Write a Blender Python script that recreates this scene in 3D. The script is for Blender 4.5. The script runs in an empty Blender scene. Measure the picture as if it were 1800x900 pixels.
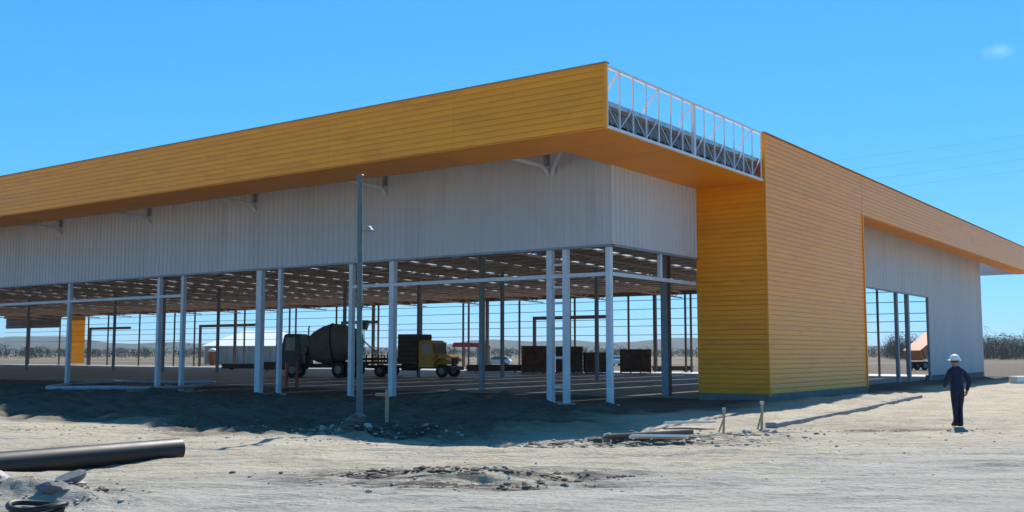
import bpy, bmesh, math, random
import numpy as np
from mathutils import Vector, Matrix
R = math.radians
random.seed(7)
scene = bpy.context.scene

# ------------------------------------------------------------------ camera
YAW = R(54.2)                                   # the building's long axes, measured in plan
dR = Vector((math.cos(YAW), math.sin(YAW), 0)); dL = Vector((-math.sin(YAW), math.cos(YAW), 0))
F0 = Vector((2.88, 31.4, 0))                    # ground point under the roof corner
def B(a, b, z=0.0): return F0 + dR * a + dL * b + Vector((0, 0, z))

cd = bpy.data.cameras.new('camera'); cam = bpy.data.objects.new('camera', cd)
scene.collection.objects.link(cam); scene.camera = cam
cam.location = (0, 0, 1.93); cam.rotation_euler = (R(90 + 5.33), 0, 0)
cd.sensor_width = 36.0; cd.lens = 36.0 * 1823.0 / 1800.0
cd.clip_start = 0.1; cd.clip_end = 12000

# ------------------------------------------------------------------ sky, sun, exposure
SUN = (dR * 10.0 + dL * 2.9 + Vector((0, 0, 10.9))).normalized()      # towards the sun
SUN_EL = math.asin(SUN.z); SUN_AZ = math.atan2(SUN.x, SUN.y)
w = bpy.data.worlds.new('World'); scene.world = w; w.use_nodes = True
wn, wl = w.node_tree.nodes, w.node_tree.links; wn.clear()
wo = wn.new('ShaderNodeOutputWorld'); bg = wn.new('ShaderNodeBackground')
sky = wn.new('ShaderNodeTexSky'); sky.sky_type = 'NISHITA'; sky.sun_disc = False
sky.sun_elevation = SUN_EL; sky.sun_rotation = SUN_AZ
sky.air_density = 1.0; sky.dust_density = 0.0; sky.ozone_density = 3.0; sky.altitude = 300
# the camera's cyan rendering of the sky: one tone curve per channel over the whole dome
sp_ = wn.new('ShaderNodeSeparateColor'); cb_ = wn.new('ShaderNodeCombineColor'); wl.new(sky.outputs[0], sp_.inputs[0])
for i_, (pw, gain) in enumerate(((1.0, 0.31), (0.57, 1.64), (0.6, 2.45))):
    m1 = wn.new('ShaderNodeMath'); m1.operation = 'POWER'; m1.inputs[1].default_value = pw; wl.new(sp_.outputs[i_], m1.inputs[0])
    m2 = wn.new('ShaderNodeMath'); m2.operation = 'MULTIPLY'; m2.inputs[1].default_value = gain; wl.new(m1.outputs[0], m2.inputs[0]); wl.new(m2.outputs[0], cb_.inputs[i_])
bg.inputs['Strength'].default_value = 0.083
tcw = wn.new('ShaderNodeTexCoord'); vd = wn.new('ShaderNodeVectorMath'); vd.operation = 'DISTANCE'; vd.inputs[1].default_value = (0.418, 0.871, 0.258)   # a wisp of cloud
mpw = wn.new('ShaderNodeMapping'); mpw.inputs['Scale'].default_value = (1, 1, 2.2); mpw.inputs['Location'].default_value = (0, 0, -1.2 * 0.258)
wl.new(tcw.outputs['Generated'], mpw.inputs[0]); wl.new(mpw.outputs[0], vd.inputs[0])
nzw = wn.new('ShaderNodeTexNoise'); nzw.inputs['Scale'].default_value = 120; nzw.inputs['Detail'].default_value = 6; wl.new(tcw.outputs['Generated'], nzw.inputs['Vector'])
mrw = wn.new('ShaderNodeMapRange'); mrw.inputs[1].default_value = 0.016; mrw.inputs[2].default_value = 0.0; mrw.inputs[4].default_value = 0.75; wl.new(vd.outputs['Value'], mrw.inputs[0])
mlw = wn.new('ShaderNodeMath'); mlw.operation = 'MULTIPLY'; mlw.use_clamp = True; wl.new(mrw.outputs[0], mlw.inputs[0]); wl.new(nzw.outputs[0], mlw.inputs[1])
mxw = wn.new('ShaderNodeMix'); mxw.data_type = 'RGBA'; wl.new(mlw.outputs[0], mxw.inputs[0]); wl.new(cb_.outputs[0], mxw.inputs[6]); mxw.inputs[7].default_value = (4, 7, 8, 1)
wl.new(mxw.outputs[2], bg.inputs['Color']); wl.new(bg.outputs[0], wo.inputs['Surface'])

sd = bpy.data.lights.new('sun', 'SUN'); sun = bpy.data.objects.new('sun', sd); scene.collection.objects.link(sun)
sd.energy = 4.8; sd.angle = R(0.53); sd.color = (1.0, 0.95, 0.87)
sun.rotation_euler = SUN.to_track_quat('Z', 'Y').to_euler(); sun.location = (0, 0, 60)
vs = scene.view_settings; vs.view_transform = 'Standard'; vs.look = 'None'; vs.gamma = 1.0; vs.exposure = 0.66
vs.use_curve_mapping = False
scene.render.engine = 'CYCLES'; scene.cycles.max_bounces = 8; scene.cycles.diffuse_bounces = 4
scene.cycles.transparent_max_bounces = 12

# ------------------------------------------------------------------ materials
MATS = {}
def mat(name, col, rough=0.7, metal=0.0, ior=1.45, var=0.12, scale=3.0, col2=None, bump=0.0, bscale=40.0, stretch=(1, 1, 1), wear=None):
    m = bpy.data.materials.new(name); m.use_nodes = True; nt = m.node_tree; n, l = nt.nodes, nt.links
    p = n['Principled BSDF']; p.inputs['Roughness'].default_value = rough; p.inputs['Metallic'].default_value = metal
    p.inputs['IOR'].default_value = ior
    tc = n.new('ShaderNodeTexCoord'); mp = n.new('ShaderNodeMapping'); mp.inputs['Scale'].default_value = stretch
    oi = n.new('ShaderNodeObjectInfo'); of = n.new('ShaderNodeMath'); of.operation = 'MULTIPLY'; of.inputs[1].default_value = 40.0; l.new(oi.outputs['Random'], of.inputs[0]); l.new(of.outputs[0], mp.inputs['Location'])
    l.new(tc.outputs['Object'], mp.inputs[0])
    nz = n.new('ShaderNodeTexNoise'); nz.inputs['Scale'].default_value = scale; nz.inputs['Detail'].default_value = 6; nz.inputs['Roughness'].default_value = 0.6
    l.new(mp.outputs[0], nz.inputs['Vector'])
    cr = n.new('ShaderNodeValToRGB'); cr.color_ramp.elements[0].position = 0.3; cr.color_ramp.elements[1].position = 0.7
    a = [max(0, c * (1 - var)) for c in col]; b = [min(1, c * (1 + var)) for c in (col2 or col)]
    cr.color_ramp.elements[0].color = (*a, 1); cr.color_ramp.elements[1].color = (*b, 1)
    l.new(nz.outputs[0], cr.inputs[0])
    out = cr.outputs[0]
    hv = n.new('ShaderNodeHueSaturation')       # each piece a little different
    mr = n.new('ShaderNodeMapRange'); mr.inputs[3].default_value = 1 - var * 0.5; mr.inputs[4].default_value = 1 + var * 0.5
    l.new(oi.outputs['Random'], mr.inputs[0]); l.new(mr.outputs[0], hv.inputs['Value']); l.new(out, hv.inputs['Color']); out = hv.outputs[0]
    if wear:
        n2 = n.new('ShaderNodeTexNoise'); n2.inputs['Scale'].default_value = wear[1]; n2.inputs['Detail'].default_value = 8; l.new(mp.outputs[0], n2.inputs['Vector'])
        c2 = n.new('ShaderNodeValToRGB'); c2.color_ramp.elements[0].position = wear[2]; c2.color_ramp.elements[1].position = wear[2] + 0.12
        l.new(n2.outputs[0], c2.inputs[0])
        mx = n.new('ShaderNodeMix'); mx.data_type = 'RGBA'; l.new(c2.outputs[0], mx.inputs[0]); l.new(out, mx.inputs[6]); mx.inputs[7].default_value = (*wear[0], 1)
        out = mx.outputs[2]
    l.new(out, p.inputs['Base Color'])
    r2 = n.new('ShaderNodeMapRange'); r2.inputs[3].default_value = max(0.03, rough - 0.08); r2.inputs[4].default_value = min(1, rough + 0.1)
    l.new(nz.outputs[0], r2.inputs[0]); l.new(r2.outputs[0], p.inputs['Roughness'])
    if bump:
        nb = n.new('ShaderNodeTexNoise'); nb.inputs['Scale'].default_value = bscale; nb.inputs['Detail'].default_value = 5; l.new(mp.outputs[0], nb.inputs['Vector'])
        bp = n.new('ShaderNodeBump'); bp.inputs['Strength'].default_value = bump; bp.inputs['Distance'].default_value = 0.02
        l.new(nb.outputs[0], bp.inputs['Height']); l.new(bp.outputs[0], p.inputs['Normal'])
    MATS[name] = m; return m

YELLOW = (0.97, 0.312, 0.003)
mat('yellow_sheet', YELLOW, 0.36, 0, 1.46, 0.07, 0.35, wear=((0.84, 0.275, 0.006), 0.5, 0.56))
mat('yellow_soffit', (0.90, 0.31, 0.006), 0.5, 0, 1.45, 0.08, 0.5)
mat('grey_sheet', (0.53, 0.535, 0.56), 0.45, 0, 1.45, 0.06, 0.5, wear=((0.47, 0.48, 0.48), 0.9, 0.66), stretch=(1, 1, 0.25))
mat('steel_white', (0.62, 0.66, 0.72), 0.45, 0, 1.45, 0.1, 2.0, wear=((0.35, 0.30, 0.26), 3.0, 0.70))
mat('steel_pale', (0.40, 0.40, 0.45), 0.5, 0.1, 1.45, 0.2, 2.0)
mat('coping', (0.30, 0.20, 0.08), 0.6, 0, 1.45, 0.15, 0.6)
mat('steel_grey', (0.25, 0.28, 0.33), 0.5, 0.2, 1.45, 0.15, 2.0)
mat('steel_primer', (0.17, 0.13, 0.12), 0.6, 0, 1.45, 0.2, 1.0)
mat('galvanised', (0.42, 0.45, 0.48), 0.42, 0.75, 1.45, 0.15, 4.0)
mat('roof_deck', (0.74, 0.60, 0.52), 0.55, 0.1, 1.45, 0.15, 0.3)
mat('purlin', (0.60, 0.48, 0.42), 0.55, 0.1, 1.45, 0.2, 0.6)
mat('concrete', (0.36, 0.355, 0.34), 0.85, 0, 1.45, 0.18, 1.2, bump=0.3, bscale=30)
mat('kerb', (0.25, 0.235, 0.215), 0.9, 0, 1.4, 0.25, 1.5, bump=0.5, bscale=25, wear=((0.33, 0.29, 0.24), 2.0, 0.55))
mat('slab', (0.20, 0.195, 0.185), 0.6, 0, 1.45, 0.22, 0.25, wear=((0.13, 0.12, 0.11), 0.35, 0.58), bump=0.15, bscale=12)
mat('plinth', (0.16, 0.165, 0.17), 0.85, 0, 1.45, 0.2, 1.5, bump=0.3)
mat('black_pipe', (0.012, 0.012, 0.014), 0.5, 0, 1.45, 0.3, 3.0, wear=((0.09, 0.08, 0.07), 2.2, 0.63))
mat('dark_rubber', (0.02, 0.02, 0.021), 0.7, 0, 1.45, 0.3, 8.0, wear=((0.12, 0.10, 0.085), 5, 0.6))
mat('pole_paint', (0.10, 0.14, 0.145), 0.55, 0.1, 1.45, 0.2, 3.0, wear=((0.18, 0.13, 0.09), 4, 0.66))
mat('timber', (0.42, 0.31, 0.19), 0.8, 0, 1.45, 0.25, 3.0, stretch=(1, 1, 6))
mat('timber_dark', (0.15, 0.085, 0.06), 0.85, 0, 1.45, 0.35, 2.0)
mat('timber_brown', (0.12, 0.09, 0.07), 0.85, 0, 1.45, 0.35, 2.0)
mat('white_board', (0.78, 0.77, 0.72), 0.7, 0, 1.45, 0.06, 5.0)
mat('stone', (0.40, 0.37, 0.33), 0.9, 0, 1.45, 0.3, 4.0, bump=0.5, bscale=25)
mat('damp_soil', (0.13, 0.105, 0.085), 0.95, 0, 1.3, 0.35, 6.0, bump=0.6, bscale=30)
mat('stone_dark', (0.17, 0.165, 0.18), 0.9, 0, 1.45, 0.3, 4.0, bump=0.5, bscale=25)
mat('navy_cloth', (0.014, 0.018, 0.042), 0.9, 0, 1.4, 0.3, 9.0, bump=0.4, bscale=30)
mat('skin', (0.36, 0.20, 0.13), 0.6, 0, 1.4, 0.08, 8.0)
mat('boot', (0.02, 0.017, 0.015), 0.7, 0, 1.45, 0.3, 8.0)
mat('helmet', (0.82, 0.82, 0.80), 0.35, 0, 1.5, 0.03, 5.0)
mat('mixer_paint', (0.06, 0.078, 0.072), 0.5, 0, 1.5, 0.25, 1.5, wear=((0.09, 0.085, 0.075), 2.0, 0.62))
mat('mixer_drum', (0.14, 0.16, 0.14), 0.6, 0, 1.5, 0.3, 1.2, wear=((0.11, 0.105, 0.095), 2.5, 0.62))
mat('truck_yellow', (0.62, 0.32, 0.02), 0.4, 0, 1.5, 0.15, 2.0, wear=((0.22, 0.13, 0.05), 2.5, 0.62))
mat('truck_dark', (0.03, 0.03, 0.033), 0.6, 0.1, 1.45, 0.3, 3.0)
mat('truck_brown', (0.11, 0.06, 0.04), 0.7, 0, 1.45, 0.3, 2.0)
mat('glass', (0.09, 0.11, 0.12), 0.06, 0, 1.55, 0.05, 2.0)
mat('rim', (0.25, 0.24, 0.22), 0.5, 0.3, 1.45, 0.2, 5.0)
mat('lamp', (0.7, 0.7, 0.65), 0.15, 0, 1.5, 0.05, 5.0)
mat('red_paint', (0.62, 0.035, 0.03), 0.5, 0, 1.45, 0.12, 3.0)
mat('red_post', (0.40, 0.06, 0.04), 0.55, 0, 1.45, 0.2, 3.0)
mat('tent_white', (0.85, 0.85, 0.83), 0.6, 0, 1.4, 0.03, 0.5)
mat('tent_wall', (0.42, 0.36, 0.33), 0.8, 0, 1.4, 0.2, 0.5)
mat('orange_paint', (0.50, 0.17, 0.07), 0.5, 0, 1.45, 0.15, 2.0)
mat('car_white', (0.75, 0.76, 0.78), 0.25, 0, 1.5, 0.03, 2.0)
mat('pale_wall', (0.50, 0.42, 0.40), 0.8, 0, 1.4, 0.15, 0.8)
mat('wire', (0.05, 0.05, 0.055), 0.6, 0.3)
mat('woodland', (0.15, 0.12, 0.105), 0.95, 0, 1.4, 0.4, 0.12, col2=(0.11, 0.11, 0.075))
mat('bush', (0.09, 0.10, 0.075), 0.95, 0, 1.4, 0.3, 0.05, col2=(0.13, 0.12, 0.09))
mat('hill', (0.035, 0.05, 0.048), 1.0, 0, 1.3, 0.3, 0.006)
mat('dark_figure', (0.02, 0.022, 0.03), 0.8)

def ground_material():
    m = bpy.data.materials.new('soil'); m.use_nodes = True; nt = m.node_tree; n, l = nt.nodes, nt.links
    p = n['Principled BSDF']; p.inputs['Roughness'].default_value = 0.95; p.inputs['IOR'].default_value = 1.3
    tc = n.new('ShaderNodeTexCoord')
    def noise(scale, detail=7, rough=0.6, st=(1, 1, 1), rot=0.0):
        mp = n.new('ShaderNodeMapping'); mp.inputs['Scale'].default_value = st; mp.inputs['Rotation'].default_value = (0, 0, rot); l.new(tc.outputs['Object'], mp.inputs[0])
        z = n.new('ShaderNodeTexNoise'); z.inputs['Scale'].default_value = scale; z.inputs['Detail'].default_value = detail; z.inputs['Roughness'].default_value = rough
        l.new(mp.outputs[0], z.inputs['Vector']); return z.outputs[0]
    def ramp(src, stops):
        c = n.new('ShaderNodeValToRGB'); e = c.color_ramp.elements
        while len(e) < len(stops): e.new(0.5)
        for el, (pos, col) in zip(e, stops): el.position = pos; el.color = (*col, 1)
        l.new(src, c.inputs[0]); return c.outputs[0]
    def mix(f, a, b, mode='MIX'):
        x = n.new('ShaderNodeMix'); x.data_type = 'RGBA'; x.blend_type = mode
        if isinstance(f, float): x.inputs[0].default_value = f
        else: l.new(f, x.inputs[0])
        l.new(a, x.inputs[6]); l.new(b, x.inputs[7]); return x.outputs[2]
    tan = ramp(noise(0.5, 9, 0.65), [(0.3, (0.33, 0.278, 0.212)), (0.5, (0.42, 0.36, 0.275)), (0.72, (0.49, 0.43, 0.335))])
    gry = ramp(noise(0.7, 9, 0.62, (0.35, 1.3, 1), 0.35), [(0.3, (0.31, 0.298, 0.268)), (0.55, (0.385, 0.364, 0.318)), (0.75, (0.46, 0.435, 0.38))])
    at = n.new('ShaderNodeAttribute'); at.attribute_name = 'track'                      # where wheels have packed the soil
    ad = n.new('ShaderNodeMath'); ad.operation = 'ADD'; ml = n.new('ShaderNodeMath'); ml.operation = 'MULTIPLY_ADD'
    l.new(noise(0.35, 6, 0.65), ml.inputs[0]); ml.inputs[1].default_value = 1.5; ml.inputs[2].default_value = -0.75
    l.new(at.outputs['Fac'], ad.inputs[0]); l.new(ml.outputs[0], ad.inputs[1])
    f = ramp(ad.outputs[0], [(0.25, (0, 0, 0)), (0.75, (1, 1, 1))])
    col = mix(f, tan, gry)
    sp = ramp(noise(9.0, 6, 0.7), [(0.30, (0.62, 0.60, 0.58)), (0.48, (1, 1, 1)), (0.75, (1.1, 1.1, 1.1))])
    col = mix(0.8, col, sp, 'MULTIPLY')
    streak = ramp(noise(1.0, 6, 0.7, (0.22, 2.6, 1), 0.12), [(0.28, (0.66, 0.63, 0.61)), (0.45, (1, 1, 1)), (0.7, (1.06, 1.05, 1.03))])
    col = mix(0.75, col, streak, 'MULTIPLY')
    ac = n.new('ShaderNodeAttribute'); ac.attribute_name = 'damp_and_shade'                       # moist dug soil, with some of the building's shade painted in
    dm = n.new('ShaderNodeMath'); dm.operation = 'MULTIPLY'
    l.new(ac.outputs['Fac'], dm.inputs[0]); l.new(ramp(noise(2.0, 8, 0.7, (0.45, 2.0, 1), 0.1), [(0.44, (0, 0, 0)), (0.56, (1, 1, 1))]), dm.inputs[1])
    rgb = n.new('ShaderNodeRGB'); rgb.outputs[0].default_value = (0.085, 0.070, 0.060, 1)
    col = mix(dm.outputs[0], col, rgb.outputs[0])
    tn_ = n.new('ShaderNodeAttribute'); tn_.attribute_name = 'dug_shade'; rg2 = n.new('ShaderNodeRGB'); rg2.outputs[0].default_value = (0.31, 0.29, 0.29, 1)  # extra darkening that paints the building's shade into the soil colour
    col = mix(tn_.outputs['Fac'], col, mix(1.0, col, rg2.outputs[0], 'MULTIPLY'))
    fa_ = n.new('ShaderNodeAttribute'); fa_.attribute_name = 'far'
    col = mix(fa_.outputs['Fac'], col, ramp(noise(0.02, 8, 0.65, (0.4, 2.0, 1)), [(0.35, (0.07, 0.06, 0.035)), (0.5, (0.13, 0.105, 0.07)), (0.68, (0.22, 0.18, 0.12))]))
    l.new(col, p.inputs['Base Color'])
    b1 = n.new('ShaderNodeBump'); b1.inputs['Strength'].default_value = 0.9; b1.inputs['Distance'].default_value = 0.08; l.new(noise(6.0, 8, 0.7), b1.inputs['Height'])
    b2 = n.new('ShaderNodeBump'); b2.inputs['Strength'].default_value = 0.8; b2.inputs['Distance'].default_value = 0.12
    l.new(noise(2.2, 7, 0.7, (0.2, 2.2, 1), 0.15), b2.inputs['Height']); l.new(b1.outputs[0], b2.inputs['Normal']); l.new(b2.outputs[0], p.inputs['Normal'])
    MATS['soil'] = m
ground_material()
def skylight_material():
    m = bpy.data.materials.new('skylight'); m.use_nodes = True; nt = m.node_tree; n, l = nt.nodes, nt.links; n.clear()
    o = n.new('ShaderNodeOutputMaterial'); t = n.new('ShaderNodeBsdfTransparent'); d = n.new('ShaderNodeBsdfTranslucent'); x = n.new('ShaderNodeMixShader')
    t.inputs[0].default_value = (0.62, 0.64, 0.64, 1); d.inputs[0].default_value = (0.42, 0.43, 0.42, 1)
    z = n.new('ShaderNodeTexNoise'); z.inputs['Scale'].default_value = 0.7; mr = n.new('ShaderNodeMapRange'); mr.inputs[3].default_value = 0.35; mr.inputs[4].default_value = 0.85
    l.new(z.outputs[0], mr.inputs[0]); l.new(mr.outputs[0], x.inputs[0]); l.new(t.outputs[0], x.inputs[1]); l.new(d.outputs[0], x.inputs[2]); l.new(x.outputs[0], o.inputs[0])
    MATS['skylight'] = m
skylight_material()
def film_material():                                            # thin sheeting the sun shines through
    m = mat('yellow_film', (0.90, 0.52, 0.02), 0.5, 0, 1.4, 0.15, 0.5); n, l = m.node_tree.nodes, m.node_tree.links
    x = n.new('ShaderNodeMixShader'); d = n.new('ShaderNodeBsdfTranslucent'); d.inputs[0].default_value = (0.80, 0.50, 0.03, 1); x.inputs[0].default_value = 0.35
    l.new(n['Principled BSDF'].outputs[0], x.inputs[1]); l.new(d.outputs[0], x.inputs[2]); l.new(x.outputs[0], n['Material Output'].inputs[0])
film_material()

# ------------------------------------------------------------------ mesh helpers
COL = scene.collection
class MB:
    def __init__(s): s.v = []; s.f = []
    def add(s, vs_, fs): o = len(s.v); s.v += [tuple(p) for p in vs_]; s.f += [tuple(i + o for i in q) for q in fs]; return s
    def box(s, lo, hi):
        x0, y0, z0 = lo; x1, y1, z1 = hi
        return s.add([(x0, y0, z0), (x1, y0, z0), (x1, y1, z0), (x0, y1, z0), (x0, y0, z1), (x1, y0, z1), (x1, y1, z1), (x0, y1, z1)],
                     [(0, 3, 2, 1), (4, 5, 6, 7), (0, 1, 5, 4), (1, 2, 6, 5), (2, 3, 7, 6), (3, 0, 4, 7)])
    def bar(s, p0, p1, wd, dp=None, up=(0, 0, 1)):
        p0, p1 = Vector(p0), Vector(p1); d = (p1 - p0).normalized(); u = Vector(up)
        if abs(d.dot(u)) > 0.97: u = Vector((1, 0, 0))
        sx = d.cross(u).normalized() * (wd / 2); sy = sx.cross(d).normalized() * ((dp or wd) / 2)
        v = [p + a * sx + b * sy for p in (p0, p1) for a, b in ((-1, -1), (1, -1), (1, 1), (-1, 1))]
        return s.add(v, [(0, 3, 2, 1), (4, 5, 6, 7), (0, 1, 5, 4), (1, 2, 6, 5), (2, 3, 7, 6), (3, 0, 4, 7)])
    def tube(s, pts, rad, n=10, caps=True):
        pts = [Vector(p) for p in pts]; rad = rad if isinstance(rad, (list, tuple)) else [rad] * len(pts)
        vv = []; ff = []; u = None
        for i, p in enumerate(pts):
            d = (pts[min(i + 1, len(pts) - 1)] - pts[max(i - 1, 0)]).normalized()
            if u is None: u = d.orthogonal().normalized()
            else: u = (u - d * u.dot(d)).normalized()
            w_ = d.cross(u)
            for k in range(n):
                a = 2 * math.pi * k / n; vv.append(p + (u * math.cos(a) + w_ * math.sin(a)) * rad[i])
        for i in range(len(pts) - 1):
            for k in range(n): ff.append((i * n + k, i * n + (k + 1) % n, (i + 1) * n + (k + 1) % n, (i + 1) * n + k))
        if caps: ff.append(tuple(reversed(range(n)))); ff.append(tuple(range((len(pts) - 1) * n, len(pts) * n)))
        return s.add(vv, ff)
    def lathe(s, prof, n=20, M=Matrix.Identity(4)):            # profile (r, z) round z
        vv = []; ff = []
        for r, z in prof:
            for k in range(n): a = 2 * math.pi * k / n; vv.append(M @ Vector((r * math.cos(a), r * math.sin(a), z)))
        for i in range(len(prof) - 1):
            for k in range(n): ff.append((i * n + k, i * n + (k + 1) % n, (i + 1) * n + (k + 1) % n, (i + 1) * n + k))
        ff.append(tuple(reversed(range(n)))); ff.append(tuple(range((len(prof) - 1) * n, len(prof) * n)))
        return s.add(vv, ff)
    def prism(s, poly, y0, y1, M=Matrix.Identity(4), taper=None):      # poly of (x, z) swept along y
        n = len(poly); cx = sum(p[0] for p in poly) / n
        vv = [M @ Vector((x, y0, z)) for x, z in poly] + [M @ Vector((x, y1, z)) for x, z in poly]
        ff = [tuple(range(n)), tuple(reversed(range(n, 2 * n)))] + [(i, i + n, (i + 1) % n + n, (i + 1) % n) for i in range(n)]
        return s.add(vv, ff)
    def mesh(s, name, m=None, smooth=False):
        me = bpy.data.meshes.new(name); me.from_pydata(s.v, [], s.f); me.update()
        bm = bmesh.new(); bm.from_mesh(me); bmesh.ops.recalc_face_normals(bm, faces=bm.faces); bm.to_mesh(me); bm.free()
        if m: me.materials.append(MATS[m])
        if smooth:
            for p in me.polygons: p.use_smooth = True
        return me
    def build(s, name, m, parent=None, smooth=False, bevel=0.0):
        o = link(name, s.mesh(name, m, smooth), parent)
        if bevel:
            b = o.modifiers.new('bevel', 'BEVEL'); b.width = bevel; b.segments = 2; b.limit_method = 'ANGLE'; b.angle_limit = R(35)
        if smooth: o.data.set_sharp_from_angle(angle=R(40))
        return o
def link(name, me, parent=None, loc=None):
    o = bpy.data.objects.new(name, me); COL.objects.link(o); o.parent = parent
    if loc: o.location = loc
    return o
def tag(o, label=None, cat=None, group=None, kind=None):
    for k, v in (('label', label), ('category', cat), ('group', group), ('kind', kind)):
        if v: o[k] = v
    return o
def thing(name, label, cat, loc=(0, 0, 0), rz=0.0, group=None):
    o = link(name, None); o.location = loc; o.rotation_euler = (0, 0, rz); o.empty_display_size = 0.3
    return tag(o, label, cat, group)
def copy_tree(o, parent=None):
    c = o.copy(); COL.objects.link(c); c.parent = parent
    for ch in [q for q in bpy.data.objects if q.parent == o]: copy_tree(ch, c)
    return c

# ------------------------------------------------------------------ terrain
def _hash(i, j, sd_):
    n = np.sin(i * 127.1 + j * 311.7 + sd_ * 74.7) * 43758.5453
    return n - np.floor(n)
def vnoise(x, y, sd_=0):
    xi, yi = np.floor(x), np.floor(y); fx, fy = x - xi, y - yi; fx = fx * fx * (3 - 2 * fx); fy = fy * fy * (3 - 2 * fy)
    a, b = _hash(xi, yi, sd_), _hash(xi + 1, yi, sd_); c, d = _hash(xi, yi + 1, sd_), _hash(xi + 1, yi + 1, sd_)
    return (a * (1 - fx) + b * fx) * (1 - fy) + (c * (1 - fx) + d * fx) * fy - 0.5
def fbm(x, y, sd_=0, o=4):
    r = 0; amp = 1.0
    for k in range(o): r = r + amp * vnoise(x, y, sd_ + k * 3.1); x = x * 2.03 + 5.2; y = y * 2.03 + 1.7; amp *= 0.5
    return r
def gauss(x, y, cx, cy, sx, sy): return np.exp(-((x - cx) / sx) ** 2 - ((y - cy) / sy) ** 2)
def sstep(a, b, x): t = np.clip((x - a) / (b - a), 0, 1); return t * t * (3 - 2 * t)
def local(x, y):
    qx, qy = x - F0.x, y - F0.y
    return qx * dR.x + qy * dR.y, qx * dL.x + qy * dL.y
def track_mask(x, y):
    return np.clip(0.25 + 0.75 * sstep(-1.5, 6, 0.55 * x - (y - 17.5)) + 0.45 * gauss(x, y, -4.5, 14.5, 3, 2.2), 0, 1)
def damp_and_shade_mask(x, y):
    return np.clip(0.4 * dug_shade_mask(x, y) + 1.8 * gauss(x, y, -0.9, 16.3, 2.4, 1.0) + 1.2 * gauss(x, y, -0.6, 15.2, 1.6, 0.4) + 0.5 * gauss(x, y, -4, 25.5, 3, 1.2) + 1.3 * gauss(x, y, 3.2, 23.4, 2.4, 1.3) + 0.9 * gauss(x, y, 7.5, 26.0, 3.0, 0.5) + 0.8 * gauss(x, y, 9.5, 26.6, 2.0, 0.35) + 0.5 * gauss(x, y, 10, 29, 4, 2.0) + 0.6 * gauss(x, y, -5.8, 14.0, 1.2, 0.9), 0, 1)
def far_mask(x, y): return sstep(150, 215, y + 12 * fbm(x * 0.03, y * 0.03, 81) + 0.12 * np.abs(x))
def dug_shade_mask(x, y):                                   # dug soil along the footings; its darkening paints in the building's shadow
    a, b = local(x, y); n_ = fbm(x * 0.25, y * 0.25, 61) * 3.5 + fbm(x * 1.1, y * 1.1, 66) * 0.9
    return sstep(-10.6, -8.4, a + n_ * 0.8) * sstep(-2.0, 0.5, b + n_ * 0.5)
def hgt(x, y):
    x = np.asarray(x, float); y = np.asarray(y, float); a, b = local(x, y)
    inside = sstep(3.5, 5.0, a) * sstep(1.8, 3.0, b)                        # the building's own footprint is level
    near = 1 - sstep(45, 80, y)
    t = track_mask(x, y)
    z = 0.10 * fbm(x * 0.18, y * 0.22, 1) + 0.07 * (1 - 0.6 * t) * fbm(x * 0.7, y * 0.9, 5) + 0.030 * (1 - 0.75 * t) * fbm(x * 3, y * 4, 9, 3)
    z = z + 0.10 * fbm(x * 0.16 + 0.3 * y, (y - 0.12 * x) * 1.1, 13, 3) * (1 - sstep(24, 30, y))       # wheel ruts
    z = z + gauss(x, y, -0.9, 16.2, 2.4, 1.3) * (0.20 * fbm(x * 0.9, y * 2.8, 21, 5)) + gauss(x, y, 3.0, 23.6, 2.6, 1.3) * (0.12 + 0.25 * fbm(x * 1.8, y * 2.2, 25, 4))
    z = z + 0.10 * gauss(x, y, -4.2, 25.8, 1.4, 0.7) + gauss(x, y, -3.9, 25.4, 2.0, 0.9) * 0.14 * fbm(x * 2, y * 2, 31, 4)
    z = z - 0.30 * gauss(x, y, 0.2, 25.6, 3.4, 2.6)                          # hollow in front of the corner
    z = z + 0.28 * gauss(a, b, 1.5, 6.5, 2.2, 2.2) * (1 + fbm(x * 1.2, y * 1.2, 41)) # small heap before the twin columns
    z = z + 0.22 * gauss(a, b, 17, -2.6, 7.0, 1.1) * (1 + 0.6 * fbm(x, y, 45))     # bank along the kerb
    z = z + 0.20 * gauss(x, y, -6.2, 13.6, 1.6, 0.7) * (1 + 1.2 * fbm(x * 2, y * 2, 51, 4))
    z = z + 0.48 * sstep(28, 62, a) * sstep(1, -2, b) * near
    tm = dug_shade_mask(x, y) * (1 - sstep(3.0, 5.5, a)) * sstep(-2, 1, b)
    z = z + tm * (0.55 * np.abs(fbm(x * 0.45, y * 0.6, 71, 4)) + 0.26 * fbm(x * 1.5, y * 1.7, 77, 4) - 0.04)         # heaps of dug soil
    for c0, sl, cv, gw, dp in ((15.1, 0.05, 0.012, 0.17, 0.05), (17.1, 0.05, 0.012, 0.17, 0.05), (18.6, -0.06, 0.004, 0.16, 0.045), (20.3, -0.06, 0.004, 0.16, 0.045), (13.2, 0.35, 0.0, 0.15, 0.035), (14.9, 0.35, 0.0, 0.15, 0.035), (16.4, 0.48, 0.0, 0.15, 0.03), (12.6, 0.2, 0.004, 0.14, 0.03)):
        dd = y - (c0 + sl * x + cv * x * x + 0.25 * vnoise(x * 0.25, x * 0.0 + c0, 3)); pr = 0.45 + 0.55 * sstep(-0.15, 0.2, vnoise(x * 0.4, y * 0.1 + c0, 7))
        z = z + pr * dp * (-np.exp(-(dd / gw) ** 2) + 0.6 * np.exp(-((np.abs(dd) - 2.1 * gw) / (0.7 * gw)) ** 2) + 0.25 * np.sin(x * 24 + 8 * np.sign(dd)) * np.exp(-(dd / gw) ** 2))
    z = z * (1 - inside) * (0.25 + 0.75 * near)
    return z - 0.02
def hz(x, y): return float(hgt(x, y))
def gpt(x, y, dz=0.0): return Vector((x, y, hz(x, y) + dz))

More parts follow.
